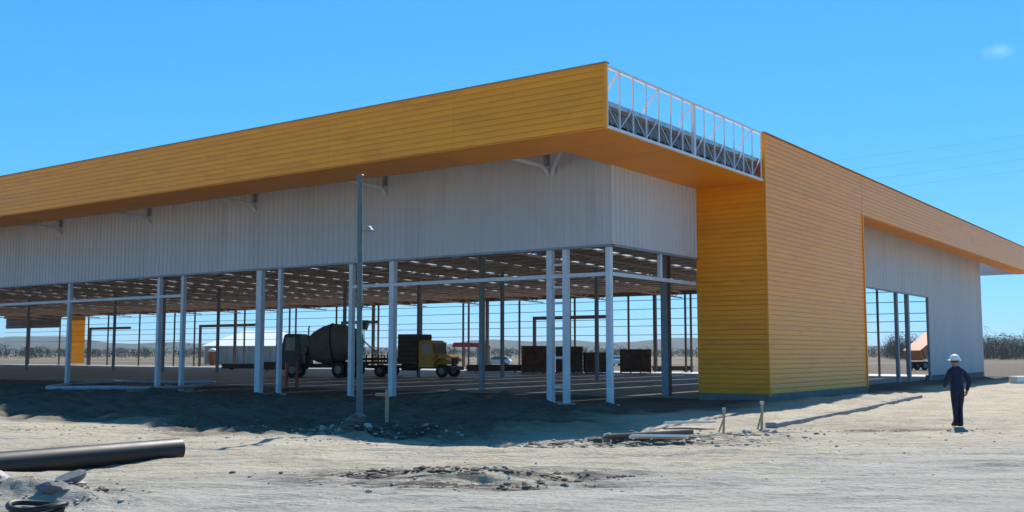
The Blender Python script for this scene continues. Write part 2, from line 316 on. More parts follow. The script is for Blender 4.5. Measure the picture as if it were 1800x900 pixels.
def axis(segs):
    out = []
    for a, b, n in segs: out += list(np.linspace(a, b, n, endpoint=False))
    out.append(segs[-1][1]); return np.array(out)
gx = axis([(-6000, -700, 8), (-700, -120, 12), (-120, -32, 24), (-32, -12, 110), (-12, 13, 420), (13, 30, 120), (30, 90, 60), (90, 700, 16), (700, 6000, 8)])
gy = axis([(-6000, -300, 8), (-300, -30, 10), (-30, 6, 8), (6, 10, 12), (10, 18, 190), (18, 34, 240), (34, 62, 130), (62, 130, 40), (130, 700, 20), (700, 9000, 12)])
X, Y = np.meshgrid(gx, gy); Z = hgt(X, Y)
nx, ny = len(gx), len(gy)
me = bpy.data.meshes.new('ground'); co = np.stack([X, Y, Z], -1).reshape(-1, 3)
idx = np.arange(nx * ny).reshape(ny, nx); q = np.stack([idx[:-1, :-1], idx[:-1, 1:], idx[1:, 1:], idx[1:, :-1]], -1).reshape(-1, 4)
me.vertices.add(nx * ny); me.vertices.foreach_set('co', co.ravel())
me.loops.add(q.size); me.loops.foreach_set('vertex_index', q.ravel().astype(np.int32))
me.polygons.add(len(q)); me.polygons.foreach_set('loop_start', np.arange(0, q.size, 4, dtype=np.int32)); me.polygons.foreach_set('loop_total', np.full(len(q), 4, np.int32))
me.update(calc_edges=True); me.validate()
for nm, fn in (('track', track_mask), ('damp_and_shade', damp_and_shade_mask), ('dug_shade', dug_shade_mask), ('far', far_mask)):
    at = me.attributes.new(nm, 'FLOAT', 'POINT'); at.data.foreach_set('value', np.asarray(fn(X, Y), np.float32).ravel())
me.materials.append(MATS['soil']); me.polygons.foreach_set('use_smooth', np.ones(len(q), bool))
ground = link('ground', me); tag(ground, 'pale sandy soil of the building site with wheel ruts', kind='structure')

# far hills
mb = MB(); rnd = random.Random(3); ring = []
for i in range(181):
    an = R(-100 + 200 * i / 180); d = 2600 + 300 * math.sin(i * 0.13)
    h = 26 + 9 * math.sin(i * 0.21) + 6 * math.sin(i * 0.57 + 1) + 3 * math.sin(i * 1.3) + rnd.uniform(-1.2, 1.2)
    ring.append((math.sin(an), math.cos(an), d, h))
vv = []; ff = []
for sx, cy, d, h in ring:
    for k, (dd, hh) in enumerate(((-500, -3), (-250, h * 0.45), (0, h), (300, h * 0.8), (800, -3))): vv.append((sx * (d + dd), cy * (d + dd), hh))
for i in range(180):
    for k in range(4): ff.append((i * 5 + k, i * 5 + 5 + k, i * 5 + 6 + k, i * 5 + 1 + k))
mb.add(vv, ff); tag(mb.build('hills', 'hill', smooth=True), 'low dark hills along the horizon', kind='structure')

# ------------------------------------------------------------------ the building
XW, YW = 5.54, 3.08          # wall planes behind the two fascias
ZF, ZT = 8.85, 10.86         # fascia bottom and top
ZH = 5.90                    # underside of the grey wall header
ZD = 9.68                    # canopy deck
XE, YE = 66.0, 158.0         # far wall, far end
P0, P1 = 12.6, 25.2          # the yellow pier on the right face
wh = thing('store_building', 'large unfinished steel-framed store with yellow fascia and grey upper walls', 'building', F0, YAW)
def rz_(x): return 9.60 - (x - XW) * 0.0248            # roof plane

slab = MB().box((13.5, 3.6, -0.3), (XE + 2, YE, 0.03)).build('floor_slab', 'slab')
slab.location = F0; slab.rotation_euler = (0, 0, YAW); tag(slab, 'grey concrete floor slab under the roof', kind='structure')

# yellow siding: boards of folded sheet, each with a face that leans out to a drip edge
BH = 0.1998
def board_mesh(L, h=BH, t=0.017):
    m = MB(); g = 0.003
    prof = [(0, g), (-t * 0.7, g + 0.003), (-t, g + 0.02), (-t * 0.9, h * 0.55), (-t * 0.62, h - 0.022), (-t * 0.18, h - 0.006), (0, h - 0.004)]
    n = len(prof); v = [(x, y, z) for y in (0.004, L - 0.004) for x, z in prof]
    m.add(v, [tuple(range(n)), tuple(reversed(range(n, 2 * n)))] + [(i, i + n, (i + 1) % n + n, (i + 1) % n) for i in range(n)])
    return m.mesh('siding_board', 'yellow_sheet')
_bm = {}
def boards(x, y, z0, n, L, face, h=BH):
    key = (round(L, 3), h)
    if key not in _bm: _bm[key] = board_mesh(L, h)
    for k in range(n):
        o = link('siding_board', _bm[key], wh, (x + random.uniform(-.002, .002), y, z0 + k * h))
        if face == 'y': o.rotation_euler = (0, 0, -math.pi / 2); o.scale = (-1, 1, 1); o.location = (x, y, z0 + k * h)
        # 'x' boards face -x and run along +y; 'y' boards face -y and run along +x
for k in range(10): boards(0, 0.02 + 6 * k, ZF + 0.01, 10, 6, 'x')
boards(0, 60.02, ZF + 0.01, 10, YE - 60, 'x')
boards(P0, 0.02, 0.266, 43, YW - 0.02, 'x')
def boards_y(x, z0, n, L):
    key = ('y', round(L, 3))
    if key not in _bm:
        b = board_mesh(L); 
        for v in b.vertices: v.co = Vector((v.co.y, v.co.x, v.co.z))
        b.flip_normals(); _bm[key] = b
    for k in range(n): link('siding_board', _bm[key], wh, (x, random.uniform(-.002, .002), z0 + k * BH))
boards_y(P0 + 0.02, 0.266, 43, P1 - P0 - 0.04)
boards_y(P0 + 0.02, ZF + 0.01, 10, P1 - P0 - 0.04)
for k in range(6): boards_y(P1 + 8 * k, ZF + 0.01, 10, 8)
# backing of fascias and pier, corner trims, coping, plinth
MB().box((0.006, 0.036, ZF + 0.012), (0.02, YE, ZT - 0.03)).build('fascia_backing', 'yellow_sheet', wh)
MB().box((P0 + 0.06, 0.012, ZF + 0.012), (73.2, 0.10, ZT - 0.03)).build('fascia_backing', 'yellow_sheet', wh)
MB().box((P0 + 0.012, 0.014, 0.2), (P1 - 0.02, YW - 0.005, ZF - 0.02)).build('pier_core', 'yellow_sheet', wh)
for x, y, z0, z1 in ((P0 - 0.066, -0.068, 0.2, ZF), (P1 - 0.03, -0.07, 0.2, ZF)):
    MB().box((x, y, z0), (x + 0.10, y + 0.10, z1 + 0.004)).build('corner_trim', 'yellow_sheet', wh, bevel=0.008)
MB().box((-0.066, -0.068, ZF), (0.03, 0.03, ZT - 0.004)).build('corner_trim', 'yellow_sheet', wh, bevel=0.008)
MB().box((P0 - 0.068, -0.07, ZF + 0.006), (P0 + 0.018, 0.13, ZT)).build('corner_trim', 'yellow_sheet', wh, bevel=0.008)
MB().box((-0.085, -0.075, ZT + 0.002), (0.16, YE, ZT + 0.03)).build('coping', 'coping', wh)
MB().box((P0 - 0.08, -0.085, ZT + 0.002), (73.3, 0.16, ZT + 0.03)).build('coping', 'coping', wh)
MB().box((P0 - 0.02, -0.03, -0.4), (P1 + 0.02, YW, 0.262)).build('plinth', 'plinth', wh)
MB().box((73.15, -0.06, ZF), (73.3, YE * 0.03, ZT)).build('fascia_end', 'grey_sheet', wh)
MB().box((P1 - 0.018, 0.04, 0.2), (P1 + 0.02, YW - 0.01, ZF - 0.01)).build('pier_end', 'yellow_sheet', wh)

# soffits
y = YW + 0.02
while y < YE:
    MB().box((0.02, y, ZF - 0.03), (2.55, min(y + 3.96, YE), ZF)).build('soffit_panel', 'yellow_soffit', wh); y += 4.0
for k in range(6):
    MB().box((0.02 + 2.1 * k, 0.02, ZF - 0.03), (2.1 * k + 2.095, YW + 0.01, ZF)).build('soffit_panel', 'yellow_soffit', wh)
x = P1 + 0.03
while x < 73:
    MB().box((x, 0.02, ZF - 0.03), (min(x + 3.96, 73.1), 1.25, ZF)).build('soffit_panel', 'yellow_soffit', wh); x += 4.0
# canopy deck over both overhangs
MB().box((0.12, YW + 0.15, ZD), (XW, YE, ZD + 0.06)).build('canopy_deck', 'roof_deck', wh)
MB().box((0.12, 0.22, ZD + 0.003), (XE + 7, YW + 0.12, ZD + 0.063)).build('canopy_deck', 'roof_deck', wh)
# open truss at the corner where the fascia boards are still missing
def part(name, m, fn, parent=wh, **k): b = MB(); fn(b); return b.build(name, m, parent, **k)
for yy, mm in ((0.06, 'steel_white'), (1.0, 'galvanised')):
    for z in ((ZF + 0.05, ZT - 0.05) if yy < 0.5 else (ZF + 0.05,)):
        part('truss_chord', mm, lambda b: b.bar((0.04, yy, z), (P0 - 0.08, yy, z), 0.09))
N = 14
for k in range(N + 1):
    x = 0.1 + (P0 - 0.3) * k / N; big = k in (0, 7)
    part('truss_post', 'steel_white', lambda b: b.bar((x, 0.06, ZF + 0.1), (x, 0.06, ZT - 0.1), 0.13 if big else 0.042))
    if k < N:
        x2 = 0.1 + (P0 - 0.3) * (k + 1) / N
        za, zb = (ZF + 0.1, ZD + 0.05) if k % 2 else (ZD + 0.05, ZF + 0.1)
        part('truss_web', 'galvanised', lambda b: b.bar((x, 0.1, za), (x2, 0.1, zb), 0.05))
        part('truss_web', 'galvanised', lambda b: b.bar((x, 1.0, zb), (x2, 1.0, za), 0.06))
    if k % 2 == 0: part('truss_tie', 'galvanised', lambda b: b.bar((x, 0.12, ZF + 0.06), (x, YW - 0.1, ZD - 0.05), 0.07))
    if k % 3 == 1: part('truss_brace', 'steel_white', lambda b: b.bar((x, 0.1, ZT - 0.1), (x, 0.98, ZD + 0.07), 0.045))
part('gutter_sheet', 'steel_grey', lambda b: b.box((0.1, 0.55, ZD - 0.42), (P0 - 0.1, 0.58, ZD - 0.01)))
for k in range(24): part('gutter_bracket', 'steel_grey', lambda b: b.bar((0.3 + k * 0.52, 0.5, ZD - 0.03), (0.3 + k * 0.52 + 0.2, 0.3, ZF + 0.1), 0.05))
part('edge_angle', 'galvanised', lambda b: b.bar((0.05, 0.2, ZD + 0.03), (P0 - 0.1, 0.2, ZD + 0.03), 0.06, 0.16))

# grey wall sheets with upright ribs
def rib_sheet(Wd, z0, z1, ax):
    m = MB(); pts = []; n = 3; s = Wd / n
    for i in range(n):
        b0 = i * s
        pts += [(b0 + 0.004, 0), (b0 + s - 0.085, 0), (b0 + s - 0.062, -0.032), (b0 + s - 0.022, -0.032), (b0 + s - 0.004, 0)]
    v = []; 
    for d in (0, 0.03):
        for z in (z0, z1):
            for p, q_ in pts: v.append((q_ + d, p, z) if ax == 'x' else (p, q_ + d, z))
    k = len(pts); f = []
    for i in range(k - 1):
        f += [(i, i + 1, k + i + 1, k + i), (2 * k + i, 3 * k + i, 3 * k + i + 1, 2 * k + i + 1), (i, 2 * k + i, 2 * k + i + 1, i + 1), (k + i, k + i + 1, 3 * k + i + 1, 3 * k + i)]
    f += [(0, k, 3 * k, 2 * k), (k - 1, 3 * k - 1, 4 * k - 1, 2 * k - 1)]
    m.add(v, f); return m.mesh('wall_panel', 'grey_sheet')
pm = rib_sheet(1.0, ZH, ZD - 0.01, 'x')
for k in range(60): link('wall_panel', pm, wh, (XW - 0.03 + random.uniform(-.003, .003), YW + k, 0))
MB().box((XW - 0.03, YW + 60, ZH), (XW, YE, ZD - 0.01)).build('wall_panel', 'grey_sheet', wh)
pm = rib_sheet(1.0, ZH, ZD - 0.01, 'y')
for k in range(8): link('wall_panel', pm, wh, (XW + 0.02 + k * 0.9999, YW - 0.03 + random.uniform(-.003, .003), 0)) if XW + k + 1 < P0 + 1 else None
for k in range(26): link('wall_panel', pm, wh, (P1 - 1.3 + k, YW - 0.03 + random.uniform(-.003, .003), 0))
pm = rib_sheet(1.0, 0.35, ZD - 0.01, 'y')
for k in range(17): link('wall_panel', pm, wh, (P1 + 24.7 + k, YW - 0.03 + random.uniform(-.003, .003), 0))
XC = P1 + 41.7
MB().box((XW - 0.07, YW - 0.075, ZH - 0.01), (XW + 0.03, YW + 0.02, ZD - 0.012)).build('corner_trim', 'grey_sheet', wh)
MB().box((P1 + 24.4, YW + 0.04, -0.3), (XC, YW + 0.3, 0.36)).build('plinth', 'plinth', wh)
MB().box((P1 + 24.4, YW - 0.06, 0.0), (P1 + 24.68, YW + 0.1, ZH)).build('corner_trim', 'steel_grey', wh)
MB().box((XC, YW - 0.06, 0.0), (XC + 0.08, YW + 0.2, ZD - 0.012)).build('corner_trim', 'grey_sheet', wh)
part('header_angle', 'steel_grey', lambda b: b.box((XW - 0.06, YW + 0.03, ZH - 0.09), (XW + 0.12, YE, ZH - 0.005)))
part('header_angle', 'steel_grey', lambda b: b.box((XW + 0.13, YW - 0.06, ZH - 0.092), (P0, YW + 0.1, ZH - 0.005)))
part('header_angle', 'steel_grey', lambda b: b.box((P1, YW - 0.06, ZH - 0.092), (P1 + 24.4, YW + 0.1, ZH - 0.005)))

# columns along the left wall: (y, width, foot height)
for yy, wd, z0 in ((3.24, 0.24, 0.0), (5.12, 0.25, 0), (5.83, 0.28, 0), (13.89, 0.30, 0), (16.29, 0.25, 0), (20.9, 0.22, 0), (22.32, 0.42, 0), (28.1, 0.24, 0), (30.07, 0.26, 0), (38.3, 0.24, 0), (47, 0.26, 0), (55.3, 0.26, 0), (63.6, 0.26, 0), (71.9, 0.26, 0), (80, 0.26, 0), (92, 0.26, 0), (105, 0.26, 0)):
    wd *= 0.86
    c = part('column', 'steel_white', lambda b: b.box((XW + 0.01, yy - wd / 2, -0.3), (XW + 0.01 + min(wd, 0.26), yy + wd / 2, ZH - 0.1 if wd > .4 or yy < 4 else ZH + 1.2)), bevel=0.012)
    MB().box((XW - 0.1, yy - wd / 2 - 0.12, -0.2), (XW + 0.4, yy + wd / 2 + 0.12, 0.06)).build('base_plate', 'concrete', c)
for z in (0.6, 1.7, 2.8, 3.75, 4.35, 5.2): part('batten', 'steel_white', lambda b: b.box((XW + 0.08, 5.25, z), (XW + 0.14, 5.69, z + 0.09)))
for y0, y1 in ((3.23, 16.2), (28.2, 78.0)):
    part('girt', 'steel_white', lambda b: b.box((XW + 0.03, y0, 4.74), (XW + 0.15, y1, 4.88)))
part('girt', 'steel_white', lambda b: b.box((XW + 0.15, YW + 0.03, 4.742), (P0 + 0.2, YW + 0.15, 4.882)))
for x in (9.4,): part('column', 'steel_white', lambda b: b.box((x, YW + 0.02, 4.88), (x + 0.16, YW + 0.16, ZH + 0.6)))
# outriggers with their knees
for yy in (5.8, 14.2, 22.6, 30.9, 39.2, 47.5, 55.8, 64.1):
    br = part('outrigger', 'steel_white', lambda b: b.tube([(XW - 0.06, yy, ZF - 0.18), (XW - 0.28, yy, ZF + 0.05), (XW - 0.6, yy, ZF + 0.14), (2.4, yy, ZF + 0.16)], [0.09, 0.085, 0.08, 0.07], 8), smooth=True)
    part('hanger', 'steel_grey', lambda b: b.box((XW - 0.22, yy - 0.06, ZF + 0.2), (XW - 0.07, yy + 0.06, ZD - 0.01)), br)
part('outrigger', 'steel_white', lambda b: b.tube([(XW - 0.06, 5.62, ZF - 0.18), (XW - 0.22, 5.45, ZF + 0.05), (XW - 0.5, 5.2, ZF + 0.14), (2.45, 3.2, ZF + 0.16)], [0.09, 0.085, 0.08, 0.07], 8), smooth=True)
# roof: sheets between skylight strips, purlins, lattice rafters
y = YW + 0.02; sky_rows = []
nxt = 9.0
while y < YE:
    y1 = min(nxt, YE)
    b = MB(); b.add([(XW + 0.01, y, rz_(XW)), (XE + 1.2, y, rz_(XE + 1.2)), (XE + 1.2, y1, rz_(XE + 1.2)), (XW + 0.01, y1, rz_(XW)), (XW + 0.01, y, rz_(XW) + .06), (XE + 1.2, y, rz_(XE + 1.2) + .06), (XE + 1.2, y1, rz_(XE + 1.2) + .06), (XW + 0.01, y1, rz_(XW) + .06)],
                    [(0, 3, 2, 1), (4, 5, 6, 7), (0, 1, 5, 4), (1, 2, 6, 5), (2, 3, 7, 6), (3, 0, 4, 7)])
    b.build('roof_sheet', 'roof_deck', wh)
    if y1 < YE:
        for x0, x1 in ((XW + 6, XW + 28), (XW + 28.6, XW + 54)):
            s_ = MB(); s_.add([(x0, y1, rz_(x0) + .03), (x1, y1, rz_(x1) + .03), (x1, y1 + .55, rz_(x1) + .03), (x0, y1 + .55, rz_(x0) + .03)], [(0, 1, 2, 3)])
            s_.build('skylight', 'skylight', wh)
        for x0, x1 in ((XW + .01, XW + 6), (XW + 28, XW + 28.6), (XW + 54, XE + 1.2)):
            MB().add([(x0, y1, rz_(x0)), (x1, y1, rz_(x1)), (x1, y1 + .55, rz_(x1)), (x0, y1 + .55, rz_(x0))], [(0, 1, 2, 3)]).build('roof_sheet', 'roof_deck', wh)
    y = y1 + 0.55; nxt = y + 4.95
x = XW + 1.5
while x < XE + 1:
    part('purlin', 'purlin', lambda b: b.box((x, YW + 0.1, rz_(x) - 0.13), (x + 0.07, YE, rz_(x) - 0.012))); x += 1.9
y = 5.5
while y < YE - 5:
    def rafter(b):
        b.bar((XW + 0.2, y, rz_(XW) - 0.2), (XE, y, rz_(XE) - 0.2), 0.12); b.bar((XW + 0.2, y, rz_(XW) - 0.95), (XE, y, rz_(XE) - 0.75), 0.12)
        n = 36
        for i in range(n):
            xa = XW + 0.3 + (XE - XW - 0.4) * i / n; xb = XW + 0.3 + (XE - XW - 0.4) * (i + 1) / n
            la = rz_(xa) - 0.95 + 0.2 * i / n; lb = rz_(xb) - 0.95 + 0.2 * (i + 1) / n
            b.bar((xa, y, la if i % 2 else rz_(xa) - 0.2), (xb, y, rz_(xb) - 0.2 if i % 2 else lb), 0.06)
    part('rafter', 'purlin', rafter); y += 8.3
# columns within and the open far wall
for x, yy, wd in [(14.4, 5.48, 0.34), (14.4, 15.8, 0.22)] + [(36.0, 5.5 + 8.3 * i + 0.02, 0.22) for i in range(2, 15)]:
    top = rz_(x) - (0.9 if yy != 15.8 else 3.0)
    part('column', 'steel_grey', lambda b: b.box((x - wd / 2, yy - wd / 2, 0), (x + wd / 2, yy + wd / 2, rz_(x) - 0.8)))
for yy in (9.0, 11.4, 20.4, 29.5, 30.1, 33.5, 36.5, 43.0, 43.6, 50.2, 54.7, 57.3, 58.1, 64.4, 71.3, 72.2, 78.5, 85.9, 87.1, 96.0, 98.0, 106.7, 111.3, 119.7, 127.7, 133, 141, 150):
    wd = 0.30 if yy in (33.5, 54.7, 98.0, 72.2) else 0.17
    part('column', 'steel_primer', lambda b: b.box((XE, yy - wd / 2, -0.1), (XE + wd, yy + wd / 2, rz_(XE) - 0.02)))
for z in (3.7, 4.6, 5.3, 6.3, 7.2):
    part('girt', 'steel_grey', lambda b: b.box((XE + 0.04, YW, z), (XE + 0.10, YE, z + 0.06)))
part('eave_beam', 'steel_primer', lambda b: b.box((XE - 0.1, YW, rz_(XE) - 0.42), (XE + 0.2, YE, rz_(XE) - 0.03)))
for y0, y1 in ((38.5, 48.3), (71.3, 77.5), (93.5, 105.5), (122.0, 132.5)):
    df = part('door_frame', 'steel_primer', lambda b: (b.box((XE - 0.12, y0, 5.48), (XE + 0.18, y1, 5.85)), b.box((XE - 0.10, y1 - 0.3, 0), (XE + 0.16, y1, 5.48))))
# far-side header and yellow pier
part('wall_panel', 'steel_primer', lambda b: b.box((XE + 0.3, 141.5, 6.0), (XE + 0.4, YE, 8.0)))
for k in range(20):
    MB().box((XE + 0.25, 134.2, 0.3 + k * 0.385), (XE + 0.26, 138.4, 0.3 + k * 0.385 + 0.375)).build('siding_board', 'yellow_film', wh)
    MB().box((XE + 0.36, 138.42, 0.3 + k * 0.385), (XE + 2.6, 138.5, 0.3 + k * 0.385 + 0.375)).build('siding_board', 'yellow_sheet', wh)
# posts in the opening beyond the pier
for x, wd, m_ in ((42.4, 0.30, 'steel_grey'), (45.0, 0.34, 'steel_grey')):
    part('column', m_, lambda b: b.box((x, YW + 0.1, -0.1), (x + wd, YW + 0.3, ZH + 0.5)))

# ------------------------------------------------------------------ vehicles
def wheel(parent, x, y, r=0.5, wd=0.28):
    M = Matrix.Translation((x, y, r)) @ Matrix.Rotation(R(90), 4, 'X')
    b = MB(); b.lathe([(r * 0.55, -wd / 2), (r * 0.93, -wd / 2), (r, -wd * 0.36), (r, wd * 0.36), (r * 0.93, wd / 2), (r * 0.55, wd / 2)], 20, M)
    t = b.build('wheel', 'dark_rubber', parent, smooth=True)
    MB().lathe([(r * 0.2, -wd / 2 - 0.02), (r * 0.52, -wd / 2 - 0.005), (r * 0.54, 0), (r * 0.52, wd / 2 + 0.005), (r * 0.2, wd / 2 + 0.02)], 14, M).build('rim', 'rim', t)

mix = thing('concrete_mixer_truck', 'dark concrete mixer truck parked in shade under the roof', 'truck', (-14.6, 81.5, 0.03), R(176)); mix.scale = (0.98, 1.05, 1.18)
wb = 1.16
MB().box((-3.4, -0.45, 0.62), (3.0, 0.45, 0.9)).build('chassis', 'truck_dark', mix)
cabp = [(1.75, 0.62), (3.32, 0.62), (3.38, 1.55), (3.26, 1.75), (3.02, 2.75), (2.9, 2.85), (1.80, 2.85), (1.75, 2.7)]
MB().prism(cabp, -wb, wb).build('cab', 'mixer_paint', mix, bevel=0.05)
MB().prism([(3.29, 1.80), (3.31, 1.80), (3.08, 2.66), (3.06, 2.66)], -1.0, 1.0).build('windscreen', 'glass', mix)
for s in (-1, 1):
    d = MB().box((2.05, min(s * 1.15, s * 1.185), 0.95), (2.98, max(s * 1.15, s * 1.185), 2.7)).build('door', 'mixer_paint', mix, bevel=0.01)
    MB().box((2.12, min(s * 1.17, s * 1.2), 1.75), (2.88, max(s * 1.17, s * 1.2), 2.6)).build('window', 'glass', d)
    MB().tube([(3.0, s * 1.2, 2.5), (3.2, s * 1.42, 2.5), (3.2, s * 1.42, 1.95)], 0.02, 6).build('mirror', 'truck_dark', mix)
    MB().box((3.34, s * 0.85 - 0.14, 0.95), (3.41, s * 0.85 + 0.14, 1.15)).build('headlight', 'lamp', mix)
    for x in (2.35, -1.35, -2.45): wheel(mix, x, s * 1.0, 0.52, 0.3 if x > 0 else 0.5)
    MB().prism([(-3.1, 1.12), (-0.7, 1.12), (-0.75, 1.19), (-3.05, 1.19)], s * 1.0 - 0.27, s * 1.0 + 0.27).build('mudguard', 'truck_dark', mix)
MB().box((3.36, -1.15, 0.5), (3.5, 1.15, 0.85)).build('bumper', 'truck_dark', mix, bevel=0.02)
Md = Matrix.Translation((1.25, 0, 1.95)) @ Matrix.Rotation(R(-83), 4, 'Y') @ Matrix.Diagonal((1.08, 1.05, 1, 1))
MB().lathe([(0.35, 0.0), (0.72, 0.05), (0.95, 0.5), (1.17, 1.2), (1.24, 1.75), (1.22, 2.3), (1.05, 3.0), (0.8, 3.7), (0.55, 4.2), (0.5, 4.25)], 28, Md).build('drum', 'mixer_drum', mix, smooth=True)
dband = MB(); dband.lathe([(1.2, 1.9), (1.29, 1.92), (1.29, 2.04), (1.2, 2.06)], 28, Md); dband.build('drum_ring', 'truck_dark', mix, smooth=True)
MB().prism([(1.1, 0.9), (1.5, 0.9), (1.45, 1.9), (1.15, 1.9)], -0.5, 0.5).build('front_pedestal', 'truck_dark', mix)
MB().prism([(-2.9, 0.9), (-2.4, 0.9), (-2.35, 2.0), (-2.6, 2.3)], -0.75, 0.75).build('rear_pedestal', 'mixer_paint', mix)
MB().prism([(-3.5, 3.75), (-2.6, 3.75), (-2.8, 3.2), (-3.25, 3.1)], -0.45, 0.45).build('hopper', 'mixer_paint', mix)
MB().prism([(-3.1, 2.35), (-2.8, 2.6), (-4.05, 1.75), (-4.15, 1.6)], -0.28, 0.28).build('chute', 'mixer_paint', mix)
MB().tube([(1.55, 0.4, 1.8), (1.55, 1.05, 1.8)], 0.33, 14).build('water_tank', 'mixer_drum', mix, smooth=True)
MB().tube([(1.66, -0.95, 1.0), (1.66, -0.95, 3.25), (1.58, -0.95, 3.4)], 0.06, 8).build('exhaust', 'truck_dark', mix)
ld = MB()
for s in (-0.2, 0.2): ld.bar((-3.35, 0.7 + s, 0.8), (-3.2, 0.7 + s, 3.3), 0.04)
for i in range(8): ld.bar((-3.34 + 0.018 * i, 0.5, 0.95 + 0.3 * i), (-3.34 + 0.018 * i, 0.9, 0.95 + 0.3 * i), 0.03)
ld.build('ladder', 'truck_dark', mix)

yt = thing('flatbed_truck', 'old yellow bonneted flatbed truck parked beside the mixer truck', 'truck', (-7.7, 82.3, 0.03), R(-24)); yt.scale = (1.0,) * 3
MB().box((-4.2, -0.42, 0.66), (3.5, 0.42, 0.92)).build('chassis', 'truck_dark', yt)
MB().prism([(0.95, 0.75), (2.35, 0.75), (2.35, 1.75), (2.12, 2.72), (1.98, 2.86), (1.1, 2.86), (0.95, 2.7)], -1.1, 1.1).build('cab', 'truck_yellow', yt, bevel=0.06)
MB().prism([(2.36, 1.0), (3.55, 1.0), (3.62, 1.55), (3.45, 1.74), (2.36, 1.82)], -0.72, 0.72).build('hood', 'truck_yellow', yt, bevel=0.07)
MB().prism([(2.355, 1.86), (2.375, 1.86), (2.17, 2.66), (2.15, 2.66)], -0.98, 0.98).build('windscreen', 'glass', yt)
MB().box((3.585, -0.5, 1.05), (3.65, 0.5, 1.5)).build('grille', 'truck_dark', yt)
MB().box((3.6, -1.15, 0.55), (3.8, 1.15, 0.85)).build('bumper', 'truck_dark', yt, bevel=0.02)
for s in (-1, 1):
    d = MB().box((1.2, min(s * 1.09, s * 1.125), 0.95), (2.25, max(s * 1.09, s * 1.125), 2.72)).build('door', 'truck_yellow', yt, bevel=0.01)
    MB().prism([(1.3, 1.82), (2.2, 1.82), (2.05, 2.6), (1.3, 2.6)], min(s * 1.11, s * 1.135), max(s * 1.11, s * 1.135)).build('window', 'glass', d)
    MB().prism([(2.3, 0.8), (2.42, 1.25), (2.75, 1.42), (3.3, 1.42), (3.62, 1.2), (3.66, 1.28), (3.35, 1.52), (2.7, 1.52), (2.3, 1.35)], min(s * 0.72, s * 1.15), max(s * 0.72, s * 1.15)).build('fender', 'truck_yellow', yt, bevel=0.03)
    MB().lathe([(0.05, 0), (0.13, 0.01), (0.14, 0.1), (0.08, 0.16)], 12, Matrix.Translation((3.5, s * 0.95, 1.36)) @ Matrix.Rotation(R(90), 4, 'Y')).build('headlight', 'lamp', yt)
    wheel(yt, 3.0, s * 1.0, 0.5, 0.28); wheel(yt, -2.5, s * 0.95, 0.5, 0.5)
    MB().tube([(2.3, s * 1.15, 2.3), (2.45, s * 1.35, 2.3), (2.45, s * 1.35, 1.9)], 0.025, 6).build('mirror', 'truck_dark', yt)
MB().box((-0.85, -1.18, 1.05), (0.9, 1.18, 3.35)).build('cab_box', 'truck_brown', yt, bevel=0.03)
for k in range(6): MB().box((-0.87, -1.21, 1.25 + 0.36 * k), (0.92, 1.21, 1.32 + 0.36 * k)).build('box_rib', 'truck_dark', yt)
MB().box((-4.4, -1.2, 1.02), (-0.9, 1.2, 1.2)).build('bed', 'truck_brown', yt, bevel=0.01)
for k in range(7): 
    for s in (-1, 1): MB().box((-4.3 + 0.55 * k, s * 1.17 - 0.04, 1.2), (-4.22 + 0.55 * k, s * 1.17 + 0.04, 1.75)).build('stake', 'truck_brown', yt)
for s in (-1, 1): MB().box((-4.35, s * 1.12 - 0.02, 1.3), (-0.9, s * 1.12 + 0.02, 1.5)).build('side_board', 'truck_brown', yt)
MB().tube([(-1.6, 0.9, 0.75), (-0.2, 0.9, 0.75)], 0.28, 12).build('fuel_tank', 'truck_dark', yt, smooth=True)

def car(name, label, x, y, rz, paint):
    c = thing(name, label, 'car', (x, y, hz(x, y)), rz)
    body = [(-2.1, 0.35), (2.05, 0.35), (2.12, 0.7), (1.95, 0.88), (0.95, 0.98), (-1.95, 1.0), (-2.12, 0.8)]
    MB().prism(body, -0.86, 0.86).build('body', paint, c, bevel=0.06)
    MB().prism([(-1.9, 0.99), (1.0, 0.97), (0.35, 1.44), (-1.4, 1.46)], -0.76, 0.76).build('cabin', 'glass', c, bevel=0.04)
    MB().box((-1.3, -0.72, 1.44), (0.3, 0.72, 1.5)).build('roof', paint, c, bevel=0.02)
    for xx in (-1.3, 1.3):
        for s in (-1, 1): wheel(c, xx, s * 0.78, 0.32, 0.2)
    return c
car('parked_car', 'white car parked in the open behind the brown crates', -2.2, 150, R(170), 'car_white')
car('parked_car', 'small white car beyond the right-hand crate stack', 15.5, 155, R(100), 'car_white')

# ------------------------------------------------------------------ crates, shelters and odd things beyond the frames
def crate_stack(label, x, y, rz, Lx, Ly, Hh, m, n=6, posts=4):
    c = thing('crate_stack', label, 'crates', (x, y, 0.03), rz, 'crate stacks on the far floor')
    MB().box((-Lx / 2 + .06, -Ly / 2 + .06, 0.1), (Lx / 2 - .06, Ly / 2 - .06, Hh - 0.03)).build('load', 'timber_brown', c)
    for k in range(n):
        z = 0.12 + k * (Hh - 0.12) / n; hh = (Hh - 0.12) / n - 0.05
        MB().box((-Lx / 2, -Ly / 2, z), (Lx / 2, -Ly / 2 + 0.055, z + hh)).build('slat', m, c)
        MB().box((-Lx / 2, -Ly / 2 + .056, z), (-Lx / 2 + .055, Ly / 2, z + hh)).build('slat', m, c)
        MB().box((Lx / 2 - .055, -Ly / 2 + .056, z), (Lx / 2, Ly / 2, z + hh)).build('slat', m, c)
    for k in range(posts):
        xx = -Lx / 2 + 0.1 + (Lx - 0.2) * k / (posts - 1); MB().box((xx - .06, -Ly / 2 - .05, 0), (xx + .06, -Ly / 2 - 0.002, Hh)).build('post', 'timber_dark', c)
    MB().box((-Lx / 2 - .03, -Ly / 2 - .06, Hh - 0.028), (Lx / 2 + .03, Ly / 2 + .03, Hh + 0.03)).build('lid', m, c)
